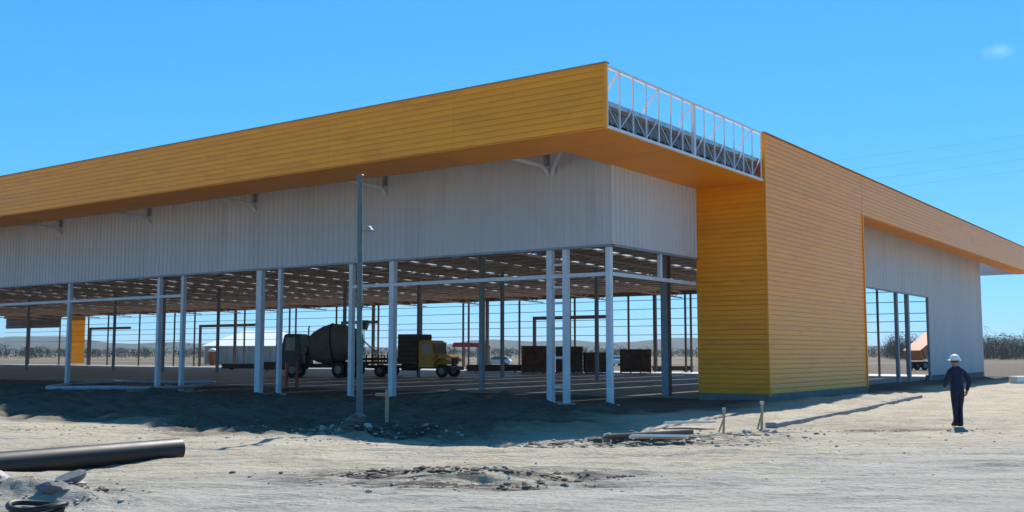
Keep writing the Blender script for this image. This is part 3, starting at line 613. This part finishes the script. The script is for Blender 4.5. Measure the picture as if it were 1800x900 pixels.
crate_stack('reddish-brown slatted crate stack, left end of the row behind the twin columns', 2.35, 96, R(3), 2.9, 2, 2.5, 'timber_dark')
crate_stack('dark brown slatted crate stack just right of the twin columns', 5.3, 96.6, R(-3), 2.5, 2, 2.45, 'timber_brown')
crate_stack('low red-brown crate stack at the right end of the crate row', 7.85, 97, R(2), 2.3, 2, 1.9, 'timber_dark', 5)
crate_stack('small dark crate stack standing alone to the right of the corner column', 11.6, 98, R(-6), 2.9, 2, 2.2, 'timber_brown', 5)

def lumber_pile(label, x, y, rz, L, rows, cols, m='timber_brown'):
    c = thing('lumber_pile', label, 'lumber', (x, y, 0.03), rz, 'lumber piles on the far floor')
    for i in range(2): MB().box((-L * .35 + i * L * .7 - .06, -cols * .13, 0), (-L * .35 + i * L * .7 + .06, cols * .13, 0.12)).build('bearer', 'timber_dark', c)
    bm_ = MB().box((-L / 2, -.115, 0), (L / 2, .115, .085)).mesh('board', m)
    for r in range(rows):
        for q_ in range(cols): o = link('board', bm_, c, ((random.uniform(-.15, .15)), (q_ - (cols - 1) / 2) * .245, .122 + r * .09)); o.rotation_euler = (0, 0, random.uniform(-.01, .01))
lumber_pile('low dark lumber pile between the yellow truck and the crate row', -1.6, 101, R(4), 5.5, 7, 4)
lumber_pile('dark lumber pile left of the mixer truck, behind the slim column', -24.5, 112, R(8), 5.0, 9, 4, 'timber_dark')
lumber_pile('long low lumber pile behind the wide column', -29.5, 118, R(-5), 6.5, 6, 4)
lumber_pile('low lumber pile right of the small lone crate stack', 16.3, 106, R(10), 4.0, 5, 4)
dt = thing('tipper_truck', 'orange tipper truck with raised bed seen through the right-hand opening', 'truck', (48.0, 119, hz(48.0, 119)), R(28))
MB().box((-3.2, -0.45, 0.7), (3.2, 0.45, 0.95)).build('chassis', 'truck_dark', dt)
MB().prism([(1.7, 0.7), (3.3, 0.7), (3.35, 1.7), (3.05, 2.8), (1.8, 2.85), (1.7, 2.6)], -1.15, 1.15).build('cab', 'orange_paint', dt, bevel=0.05)
MB().prism([(3.34, 1.75), (3.36, 1.75), (3.1, 2.65), (3.08, 2.65)], -1.0, 1.0).build('windscreen', 'glass', dt)
Mb = Matrix.Translation((-3.0, 0, 1.1)) @ Matrix.Rotation(R(-27), 4, 'Y')
MB().prism([(0, 0), (4.6, 0), (4.7, 1.35), (0.2, 1.15)], -1.2, 1.2, Mb).build('bed', 'orange_paint', dt)
for k in range(5):
    for s_ in (-1, 1): MB().prism([(0.4 + k, 0.02), (0.52 + k, 0.02), (0.52 + k, 1.2), (0.4 + k, 1.2)], s_ * 1.24 - .035, s_ * 1.24 + .035, Mb).build('bed_rib', 'red_post', dt)
MB().tube([(0.6, 0, 0.9), (0.2, 0, 2.4)], 0.09, 8).build('ram', 'galvanised', dt)
for x in (2.5, -1.4, -2.5):
    for s_ in (-1, 1): wheel(dt, x, s_ * 1.0, 0.5, 0.3)

tn = thing('storage_tent', 'white-roofed storage tent standing outside behind the frame', 'tent', (-43.3, 180, 0), R(0))
MB().add([(-8.9, -5.2, 3.1), (8.9, -5.2, 3.1), (8.9, 5.2, 3.1), (-8.9, 5.2, 3.1), (-3.0, 0, 5.75), (3.0, 0, 5.75), (-8.9, -5.2, 2.98), (8.9, -5.2, 2.98), (8.9, 5.2, 2.98), (-8.9, 5.2, 2.98)],
    [(0, 1, 5, 4), (1, 2, 5), (2, 3, 4, 5), (3, 0, 4), (0, 6, 7, 1), (1, 7, 8, 2), (2, 8, 9, 3), (3, 9, 6, 0), (6, 9, 8, 7)]).build('roof', 'tent_white', tn)
for k in range(9):
    MB().box((-8.4 + 1.87 * k, -4.9, 0), (-8.4 + 1.87 * k + 1.82, -4.8, 3.0)).build('wall_panel', 'tent_wall' if k % 3 else 'pale_wall', tn)
MB().box((-8.4, -4.78, 0), (8.4, 4.8, 2.98)).build('tent_body', 'tent_wall', tn)
rs = thing('red_shelter', 'small shelter with a bright red flat roof beyond the yellow truck', 'shelter', (-5.6, 150, 0), 0)
MB().prism([(-3.0, 2.75), (-2.7, 3.4), (2.1, 3.3), (2.6, 2.75)], -1.5, 1.5).build('roof', 'red_paint', rs)
MB().box((0.6, -1.3, 0), (2.5, 1.3, 2.74)).build('booth', 'pale_wall', rs)
for x in (-2.7, -1.2): MB().box((x, -1.3, 0), (x + 0.12, -1.18, 2.75)).build('post', 'red_post', rs)
ot = thing('site_tank', 'orange upright tank with a white domed lid beyond the far frame', 'tank', (-46.8, 163, 0), 0)
MB().lathe([(0.35, 0.0), (0.5, 0.3), (0.75, 0.9), (0.85, 1.5), (0.8, 1.95), (0.7, 2.1)], 16).build('body', 'orange_paint', ot, smooth=True)
MB().lathe([(0.72, 2.1), (0.7, 2.3), (0.45, 2.55), (0.1, 2.62)], 16).build('lid', 'tent_white', ot, smooth=True)
for px_, py_ in ((-11.49, 53.15), (-10.98, 53.3)):
    p = thing('barrier_post', 'red upright post %s between the wide and slim columns' % ('nearer the wide column' if px_ < -11.2 else 'nearer the mixer truck'), 'post', (px_, py_, 0), 0, 'red posts')
    MB().tube([(0, 0, 0), (0, 0, 1.45)], [0.085, 0.08], 10).build('shaft', 'red_post', p, smooth=True)
    MB().lathe([(0.15, 0), (0.14, 0.05), (0.09, 0.07)], 10).build('foot', 'truck_dark', p)

# bent steel frame lying on the ground in front of the left columns
fr = thing('steel_frame', 'pale bent steel frame lying on the shaded ground by the left columns', 'frame', (-19.0, 50.5, 0), 0)
pts = [(0.25 + 3.4 * math.cos(t), 1.6 + 6.2 * math.sin(t) * (1 + 0.12 * math.cos(2 * t)), 0.34 + 0.03 * math.sin(3 * t)) for t in np.linspace(0, 2 * math.pi, 37)]
MB().tube(pts[18:], 0.10, 8).build('near_rail', 'steel_pale', fr, smooth=True)
MB().tube(pts[:19], 0.085, 8).build('far_rail', 'steel_pale', fr, smooth=True)
for (xa, ya), (xb, yb) in (((-1.6, -2.5), (-2.2, 5.9)), ((1.1, -4.2), (2.2, 6.8))): MB().tube([(xa, ya, 0.14), (xb, yb, 0.14)], 0.05, 8).build('cross_bar', 'steel_pale', fr)
for x, y in ((-2.9, 0.6), (3.4, 0.2), (0.4, -4.4), (0, 7.2)): MB().box((x - .15, y - .15, -0.05), (x + .15, y + .15, 0.25)).build('block', 'timber', fr)

# pole with its bracket lamp
po = thing('lamp_pole', 'tall grey-green steel pole with a small bracket lamp, in front of the left wall', 'pole', gpt(-3.85, 26.47, -0.1), 0)
MB().tube([(0, 0, 0), (-0.01, 0, 2.2), (-0.02, 0, 2.22), (-0.04, 0, 6.42)], [0.085, 0.08, 0.072, 0.068], 12).build('shaft', 'pole_paint', po, smooth=True)
MB().tube([(-0.02, 0, 3.0), (-0.02, 0, 3.14)], 0.1, 12).build('collar', 'pole_paint', po)
br = MB().tube([(0.02, 0, 4.98), (0.2, -0.02, 5.05)], 0.018, 8).build('bracket', 'steel_grey', po)
MB().lathe([(0.03, 0.12), (0.06, 0.1), (0.12, 0.02), (0.12, 0.0)], 12, Matrix.Translation((0.21, -0.02, 4.98))).build('lamp_shade', 'steel_grey', br)
MB().box((-0.15, -0.08, 4.15), (-0.06, 0.08, 4.32)).build('junction_box', 'steel_grey', po)
MB().tube([(0, 0, 6.42), (0, 0, 6.46)], [0.07, 0.03], 12).build('cap', 'pole_paint', po)
po.rotation_euler = (0, R(-0.3), 0)
sp = thing('wooden_post', 'short weathered post right of the grey-green pole', 'post', gpt(-3.25, 27.2, -0.1), 0)
MB().box((-0.045, -0.045, 0), (0.045, 0.045, 0.95)).build('shaft', 'timber', sp, bevel=0.006)
MB().box((-0.3, -0.03, 0.78), (-0.047, 0.03, 0.86)).build('cross_piece', 'timber', sp)
for i, (x, y, h, lb) in enumerate(((5.3, 26.3, 0.62, 'wooden survey stake with a pale head beside the rubble'), (6.5, 27.3, 0.72, 'wooden survey stake with a pale head at the start of the kerb'))):
    s = thing('survey_stake', lb, 'stake', gpt(x, y, -0.05), R(20 * i), 'survey stakes before the yellow pier')
    MB().bar((0, 0, 0), (0.03, 0, h), 0.05).build('shaft', 'timber', s); MB().box((-0.02, -0.04, h - 0.03), (0.07, 0.04, h + 0.05)).build('head', 'stone', s, bevel=0.01)
    MB().bar((-0.14, 0, 0), (0.0, 0, h * 0.6), 0.035).build('prop', 'timber', s)

# big black pipe on the left
pa, pb = Vector((-6.12, 19.3, 0)), Vector((-14.5, 8.3, 0)); dv = (pb - pa).normalized(); nrm = Vector((-dv.y, dv.x, 0)); L = (pb - pa).length
pz = hz(pa.x, pa.y); pi = thing('plastic_pipe', 'long black plastic pipe lying on the sand at left', 'pipe', (pa.x, pa.y, pz), math.atan2(dv.y, dv.x))
b = MB(); n = 24; r0, r1 = 0.20, 0.175; vv = []; ff = []
st = [(0, r1), (0, r0)] + [(L * k / 12, r0) for k in range(1, 13)]
for x, r in [(0.6, r1)] + st:
    sag = 0.012 * math.sin(x * 0.9)
    for k in range(n): a = 2 * math.pi * k / n; vv.append((x, r * math.cos(a) + sag, r0 + 0.03 + r * math.sin(a)))
for i in range(len(st)):
    for k in range(n): ff.append((i * n + k, i * n + (k + 1) % n, (i + 1) * n + (k + 1) % n, (i + 1) * n + k))
b.add(vv, ff); b.build('pipe_wall', 'black_pipe', pi, smooth=True)
pi.rotation_euler = (0, 0, math.atan2(dv.y, dv.x))

# stones and rubble
def stone_mesh(seed, m):
    bm = bmesh.new(); bmesh.ops.create_icosphere(bm, subdivisions=2, radius=1.0); rr = random.Random(seed)
    cuts = [(Vector((rr.uniform(-1, 1), rr.uniform(-1, 1), rr.uniform(-1, 1))).normalized(), rr.uniform(0.45, 0.8)) for _ in range(9)]
    for v in bm.verts:
        for d, k in cuts:
            t = v.co.dot(d)
            if t > k: v.co -= d * (t - k)
        v.co *= rr.uniform(0.95, 1.05)
    me = bpy.data.meshes.new('stone'); bm.to_mesh(me); bm.free(); me.materials.append(MATS[m]); return me
SM = [stone_mesh(i, 'stone') for i in range(5)] + [stone_mesh(i + 9, 'stone_dark') for i in range(2)]
rr = random.Random(11)
def stone(label, x, y, s, k=None, flat=0.7, group=None):
    o = link('stone', SM[rr.randrange(5) if k is None else k]); o.location = gpt(x, y, s * 0.25); o.scale = (s * rr.uniform(.8, 1.3), s * rr.uniform(.8, 1.2), s * flat)
    o.rotation_euler = (rr.uniform(-.3, .3), rr.uniform(-.3, .3), rr.uniform(0, 6)); return tag(o, label, 'stone', group)
for i in range(26):
    t = rr.random(); stone('rough stone in the rubble strip between the white boards and the stakes', 2.0 + 4.2 * t + rr.uniform(-.5, .5), 22.7 + 3.6 * t + rr.uniform(-.6, .7), rr.uniform(0.06, 0.17), 5 if rr.random() < .25 else None, 0.65, 'rubble stones at the building corner')
for i in range(7):
    stone('rough stone at the foot of the grey-green pole', -4.3 + rr.uniform(-.7, .9), 25.9 + rr.uniform(-.3, .3), rr.uniform(0.07, 0.15), 5 if i % 3 == 0 else None, 0.7, 'stones by the pole')
stone('pale broken concrete lump at the bottom left edge of the sand', -6.75, 13.9, 0.30, 1, 0.55)
stone('long pale broken slab lying below the black pipe', -6.05, 14.3, 0.30, 2, 0.4)
stone('dark grey lump of rubble below the black pipe', -5.75, 13.75, 0.2, 5, 0.6)
stone('small dark rubble piece beside the hose coil', -5.85, 13.35, 0.17, 6, 0.6)
ho = thing('hose_coil', 'dark hose coil lying at the bottom left corner', 'hose', gpt(-5.45, 12.12, 0.02), 0)
for k, (r_, z_) in enumerate(((0.24, 0.05), (0.22, 0.12), (0.25, 0.18))):
    MB().tube([(r_ * math.cos(a) * 1.25, r_ * math.sin(a), z_ + 0.02 * math.sin(2 * a + k)) for a in np.linspace(0, 2 * math.pi, 25)], 0.035, 8, False).build('loop', 'black_pipe', ho, smooth=True)
wb_ = MB().box((-0.62, -0.16, 0), (0.62, 0.16, 0.05)).build('white_plank', 'white_board', bevel=0.006); wb_.location = gpt(3.15, 22.55, 0.14); wb_.rotation_euler = (R(-12), R(1), R(4)); tag(wb_, 'bright white board lying in the rubble nearest the camera', 'board')
wb_ = MB().box((-0.68, -0.2, 0), (0.68, 0.2, 0.05)).build('white_plank', 'white_board', bevel=0.006); wb_.location = gpt(4.75, 28.0, 0.12); wb_.rotation_euler = (R(-6), R(-1), R(-3)); tag(wb_, 'white board lying behind the rubble near the stakes', 'board')
o = MB().tube([(2.1, 22.95, hz(2.1, 22.95) + 0.12), (4.0, 23.2, hz(4, 23.2) + 0.16)], 0.06, 10).build('dark_plank', 'timber_brown'); tag(o, 'dark round timber lying behind the bright white board', 'timber')
cb = thing('concrete_block', 'white concrete block on the ground at the right edge', 'block', gpt(31.8, 64.7), R(20))
MB().prism([(-1.0, 0), (1.0, 0), (0.95, 0.42), (-0.95, 0.42)], -0.35, 0.35).build('block', 'white_board', cb, bevel=0.03); MB().box((-0.85, -0.25, -0.05), (-0.5, 0.25, 0.0)).build('foot', 'stone', cb); MB().box((0.5, -0.25, -0.05), (0.85, 0.25, 0.0)).build('foot', 'stone', cb)

# kerb along the pier, laid in stones
kb = link('kerb', None); tag(kb, 'rough grey concrete kerb on the sand before the yellow pier', kind='structure')
ka, kc = B(-0.7, -5.4), B(19.6, -3.9); nk = 21; dirk = (kc - ka); ang = math.atan2(dirk.y, dirk.x); Lk = dirk.length / nk
kh = [hz(*(ka + dirk * (i / nk)).xy) for i in range(nk + 1)]
def kz(i): return sum(kh[max(0, i - 4):i + 5]) / len(kh[max(0, i - 4):i + 5]) + 0.03
km = MB().prism([(-0.17, -0.2), (0.17, -0.2), (0.15, 0.07), (0.08, 0.10), (-0.17, 0.09)], 0.01, Lk - 0.01).mesh('kerb_stone', 'kerb')
for k in range(nk):
    p = ka + dirk * (k / nk); o = link('kerb_stone', km, kb, (p.x, p.y, kz(k) + random.uniform(-.006, .006))); o.rotation_euler = (random.uniform(-.01, .01), random.uniform(-.02, .02), ang - math.pi / 2 + random.uniform(-.008, .008))

# clods of dug soil (nobody could count them)
mb = MB(); base = MB(); ico = bmesh.new(); bmesh.ops.create_icosphere(ico, subdivisions=1, radius=1.0)
iv = [v.co.copy() for v in ico.verts]; iff = [tuple(v.index for v in f.verts) for f in ico.faces]; ico.free()
for cx, cy, sx, sy, n_, s0, s1 in ((-0.9, 16.2, 1.5, 0.8, 260, .01, .04), (3.2, 23.6, 1.6, 1.0, 420, .02, .07), (-4, 25.6, 1.6, .45, 200, .02, .07), (-6.0, 13.9, .7, .5, 160, .01, .05), (2, 19, 6, 3, 220, .008, .028), (9, 26, 5, 3, 220, .01, .04), (-12, 27, 5, 1, 200, .02, .06), (-1, 23.0, 4, .6, 260, .015, .05)):
    for _ in range(n_):
        x, y = rr.gauss(cx, sx), rr.gauss(cy, sy); s = s0 + (s1 - s0) * rr.random() ** 3; p = gpt(x, y, s * 0.15); k1, k2 = rr.uniform(.7, 1.4), rr.uniform(.45, .8)
        mb.add([p + Vector((v.x * s * k1 * rr.uniform(.8, 1.2), v.y * s * rr.uniform(.8, 1.2), v.z * s * k2)) for v in iv], iff)
o = mb.build('soil_clods', 'stone'); tag(o, 'scattered clods and pebbles on the sandy ground', kind='stuff')
mb = MB()
for cx, cy, sx, sy, n_, s0, s1 in ((-1.6, 16.7, .8, .13, 130, .02, .07), (-0.3, 16.3, .9, .16, 150, .02, .07), (-0.5, 15.2, .8, .12, 120, .015, .06), (0.9, 16.5, .7, .12, 70, .015, .05), (2.6, 23.1, .9, .35, 160, .03, .10), (4.6, 24.9, .9, .4, 120, .03, .09), (-4.2, 25.6, 1.2, .3, 120, .03, .10), (0.5, 22.2, 1.6, .3, 110, .02, .07), (-6.0, 13.9, .5, .3, 60, .02, .06), (8.5, 26.2, 1.2, .12, 60, .015, .05)):
    for _ in range(n_):
        x, y = rr.gauss(cx, sx), rr.gauss(cy, sy); s = s0 + (s1 - s0) * rr.random() ** 2; p = gpt(x, y, s * 0.1); k1, k2 = rr.uniform(.7, 1.6), rr.uniform(.35, .7)
        mb.add([p + Vector((v.x * s * k1 * rr.uniform(.75, 1.25), v.y * s * rr.uniform(.75, 1.25), v.z * s * k2)) for v in iv], iff)
o = mb.build('damp_clods', 'damp_soil'); tag(o, 'dark moist clods of dug-over soil', kind='stuff')

# ------------------------------------------------------------------ worker
def skin_body(name, joints, edges, mats, paint, parent):
    me = bpy.data.meshes.new(name); names = list(joints); ix = {k: i for i, k in enumerate(names)}
    me.from_pydata([joints[k][0] for k in names], [(ix[a], ix[b]) for a, b in edges], []); o = bpy.data.objects.new('tmp_' + name, me); COL.objects.link(o)
    sk = o.modifiers.new('skin', 'SKIN'); sk.use_smooth_shade = True
    for k in names:
        r = joints[k][1]; me.skin_vertices[0].data[ix[k]].radius = (r, r) if not isinstance(r, tuple) else r
    me.skin_vertices[0].data[ix[names[0]]].use_root = True
    sb = o.modifiers.new('sub', 'SUBSURF'); sb.levels = 2; sb.render_levels = 2
    dg = bpy.context.evaluated_depsgraph_get(); m2 = bpy.data.meshes.new_from_object(o.evaluated_get(dg)); m2.name = name
    bpy.data.objects.remove(o); m2.materials.clear()
    for m in mats: m2.materials.append(MATS[m])
    for p in m2.polygons: p.material_index = paint(p.center); p.use_smooth = True
    return link(name, m2, parent)
per = thing('person', 'worker in dark navy clothes and white hard hat walking away on the sand', 'person', gpt(11.54, 27.07, -0.01), R(12))
# the figure faces +y (away); x is to its right
J = dict(pelvis=((0, 0, .98), (.165, .125)), waist=((0, .01, 1.14), (.155, .115)), chest=((0, .03, 1.34), (.185, .13)), upper=((0, .03, 1.46), (.15, .105)), neck=((.005, .05, 1.56), .062), head0=((.01, .075, 1.64), (.075, .09)), head1=((.01, .085, 1.72), (.08, .098)), head2=((.01, .08, 1.79), (.06, .075)), nose=((.012, .19, 1.67), .016),
         shR=((.19, .03, 1.45), .085), elR=((.335, -.05, 1.21), .066), wrR=((.335, .06, .98), .047), hdR=((.325, .09, .90), (.045, .03)),
         shL=((-.19, .03, 1.45), .085), elL=((-.335, -.03, 1.22), .066), wrL=((-.27, .16, 1.06), .045), hdL=((-.235, .22, 1.03), (.045, .03)),
         hipR=((.095, 0, .92), .115), knR=((.085, .06, .50), .078), anR=((.055, -.02, .10), .056), toR=((.07, .14, .045), (.05, .04)), heR=((.055, -.06, .05), .045),
         hipL=((-.095, 0, .92), .115), knL=((-.075, .02, .50), .078), anL=((-.035, .06, .10), .056), toL=((-.05, .22, .05), (.05, .04)), heL=((-.035, .02, .05), .045))
E_ = [('pelvis', 'waist'), ('waist', 'chest'), ('chest', 'upper'), ('upper', 'neck'), ('neck', 'head0'), ('head0', 'head1'), ('head1', 'head2'), ('head0', 'nose'), ('upper', 'shR'), ('shR', 'elR'), ('elR', 'wrR'), ('wrR', 'hdR'), ('upper', 'shL'), ('shL', 'elL'), ('elL', 'wrL'), ('wrL', 'hdL'),
      ('pelvis', 'hipR'), ('hipR', 'knR'), ('knR', 'anR'), ('anR', 'toR'), ('anR', 'heR'), ('pelvis', 'hipL'), ('hipL', 'knL'), ('knL', 'anL'), ('anL', 'toL'), ('anL', 'heL')]
for s, hp, d in (('R', Vector((.325, .09, .90)), Vector((0, .25, -1)).normalized()), ('L', Vector((-.235, .22, 1.03)), Vector((.35, .9, -.3)).normalized())):
    side = Vector((0, 1, .25)).normalized() if s == 'R' else Vector((.2, .2, 1)).normalized()
    for i, (off, ln) in enumerate(((-.03, .06), (-.01, .075), (.01, .08), (.03, .07))):
        a = hp + side * off + d * 0.03; b2 = a + d * ln * .6 + Vector((0, .01, 0)); c2 = b2 + d * ln * .4 + Vector((-.015 if s == 'R' else .01, .02, 0))
        for nm, p in (('a', a), ('b', b2), ('c', c2)): J['f%s%d%s' % (s, i, nm)] = (tuple(p), .0095)
        E_ += [('hd' + s, 'f%s%da' % (s, i)), ('f%s%da' % (s, i), 'f%s%db' % (s, i)), ('f%s%db' % (s, i), 'f%s%dc' % (s, i))]
    a = hp + side * .045 - d * .01; J['t%sa' % s] = (tuple(a), .011); J['t%sb' % s] = (tuple(a + side * .02 + d * .045), .010); E_ += [('hd' + s, 't%sa' % s), ('t%sa' % s, 't%sb' % s)]
def paint(c):
    if c.z > 1.575: return 1
    if c.z < .12: return 2
    if (c.x > .2 and c.z < .945) or (c.x < -.15 and .98 < c.z < 1.10 and c.y > .17): return 1
    return 0
skin_body('body', J, E_, ['navy_cloth', 'skin', 'boot'], paint, per)
hb = MB(); Mh = Matrix.Translation((.01, .08, 1.735)) @ Matrix.Diagonal((1, 1.18, 1, 1))
hb.lathe([(.135, 0), (.125, .012), (.118, .05), (.10, .10), (.065, .135), (.02, .148)], 20, Mh); hb.build('hard_hat', 'helmet', per, smooth=True)
hb = MB(); hb.lathe([(.112, 0), (.158, -.012), (.16, -.004), (.114, .012)], 20, Mh @ Matrix.Translation((0, .018, 0))); hb.build('hat_brim', 'helmet', per, smooth=True)
hb = MB(); hb.lathe([(.088, -.06), (.1, -.02), (.102, .01)], 16, Mh); hb.build('hair', 'boot', per, smooth=True)

# ------------------------------------------------------------------ far scrub, overhead wires
def woodland(name, label, n, a0, a1, d0, d1, h0, h1, leaves, s0, s1, m, seed):
    rw = random.Random(seed); v = []; f = []
    def quad(p, u, w2):
        o = len(v); v.extend((p - u, p + w2, p + u, p - w2)); f.append((o, o + 1, o + 2, o + 3))
    for i in range(n):
        an = R(a0 + (a1 - a0) * rw.random()); d = rw.uniform(d0, d1); hh = rw.uniform(h0, h1) * (1.35 if i % 11 == 0 else 1.0); c = Vector((math.sin(an) * d, math.cos(an) * d, 0)); wd = hh * rw.uniform(.45, .8)
        for _ in range(7 if h1 > 6 else 0):                                                 # stems and boughs
            q_ = c + Vector((rw.gauss(0, wd * .35), rw.gauss(0, wd * .35), 0)); top = q_ + Vector((rw.gauss(0, wd * .3), rw.gauss(0, wd * .3), hh * rw.uniform(.6, 1.0)))
            quad((q_ + top) / 2, (top - q_) / 2, Vector((0.05 * hh * .25 + .03, 0, 0)))
        for _ in range(leaves):
            h = hh * rw.random() ** 0.75; r = wd * (1 - 0.55 * h / hh); p = c + Vector((rw.gauss(0, r * .55), rw.gauss(0, r * .55), h)); s_ = rw.uniform(s0, s1)
            u = Vector((rw.uniform(-1, 1), rw.uniform(-1, 1), rw.uniform(-.3, 1))).normalized() * s_; quad(p, u, u.orthogonal().normalized() * s_ * rw.uniform(.25, .7))
    me = bpy.data.meshes.new(name); me.from_pydata([tuple(p) for p in v], [], f); me.materials.append(MATS[m]); tag(link(name, me), label, kind='stuff')
woodland('distant_scrub', 'brown leafless scrub along the horizon at right', 900, 20, 44, 300, 390, 4.0, 7.5, 110, .12, .34, 'woodland', 5)
woodland('far_bushes', 'low dark bushes on the plain behind the open building', 1300, -44, 21, 380, 620, 2.2, 4.2, 60, .15, .4, 'bush', 8)
for k, (z, dy) in enumerate(((38.5, 0), (41.2, 4), (43.0, 0), (46.0, 4))):
    p0, p1 = Vector((20, 215 + dy, z - 8)), Vector((170, 190 + dy, z + 10)); pts = []
    for i in range(25): t = i / 24; p = p0.lerp(p1, t); p.z -= 5 * 4 * t * (1 - t) * 0.5; pts.append(p)
    o = MB().tube(pts, 0.011, 5).build('overhead_wire', 'wire'); tag(o, ('lowest', 'second lowest', 'second highest', 'highest')[k] + ' of the thin overhead wires crossing the sky at right', 'wire', 'overhead wires')

# ------------------------------------------------------------------ air between here and the hills
hm = bpy.data.materials.new('air'); hm.use_nodes = True; hn = hm.node_tree.nodes; hn.clear()
ho_ = hn.new('ShaderNodeOutputMaterial'); hv_ = hn.new('ShaderNodeVolumePrincipled'); hv_.inputs['Color'].default_value = (0.82, 0.92, 1.0, 1); hv_.inputs['Density'].default_value = 0.00010; hv_.inputs['Anisotropy'].default_value = 0.0
hm.node_tree.links.new(hv_.outputs[0], ho_.inputs['Volume'])
hb_ = MB().box((-6400, -6400, -6), (6400, 9400, 62)); MATS['air'] = hm; o = hb_.build('haze', 'air'); tag(o, 'thin pale air over the plain', kind='stuff')
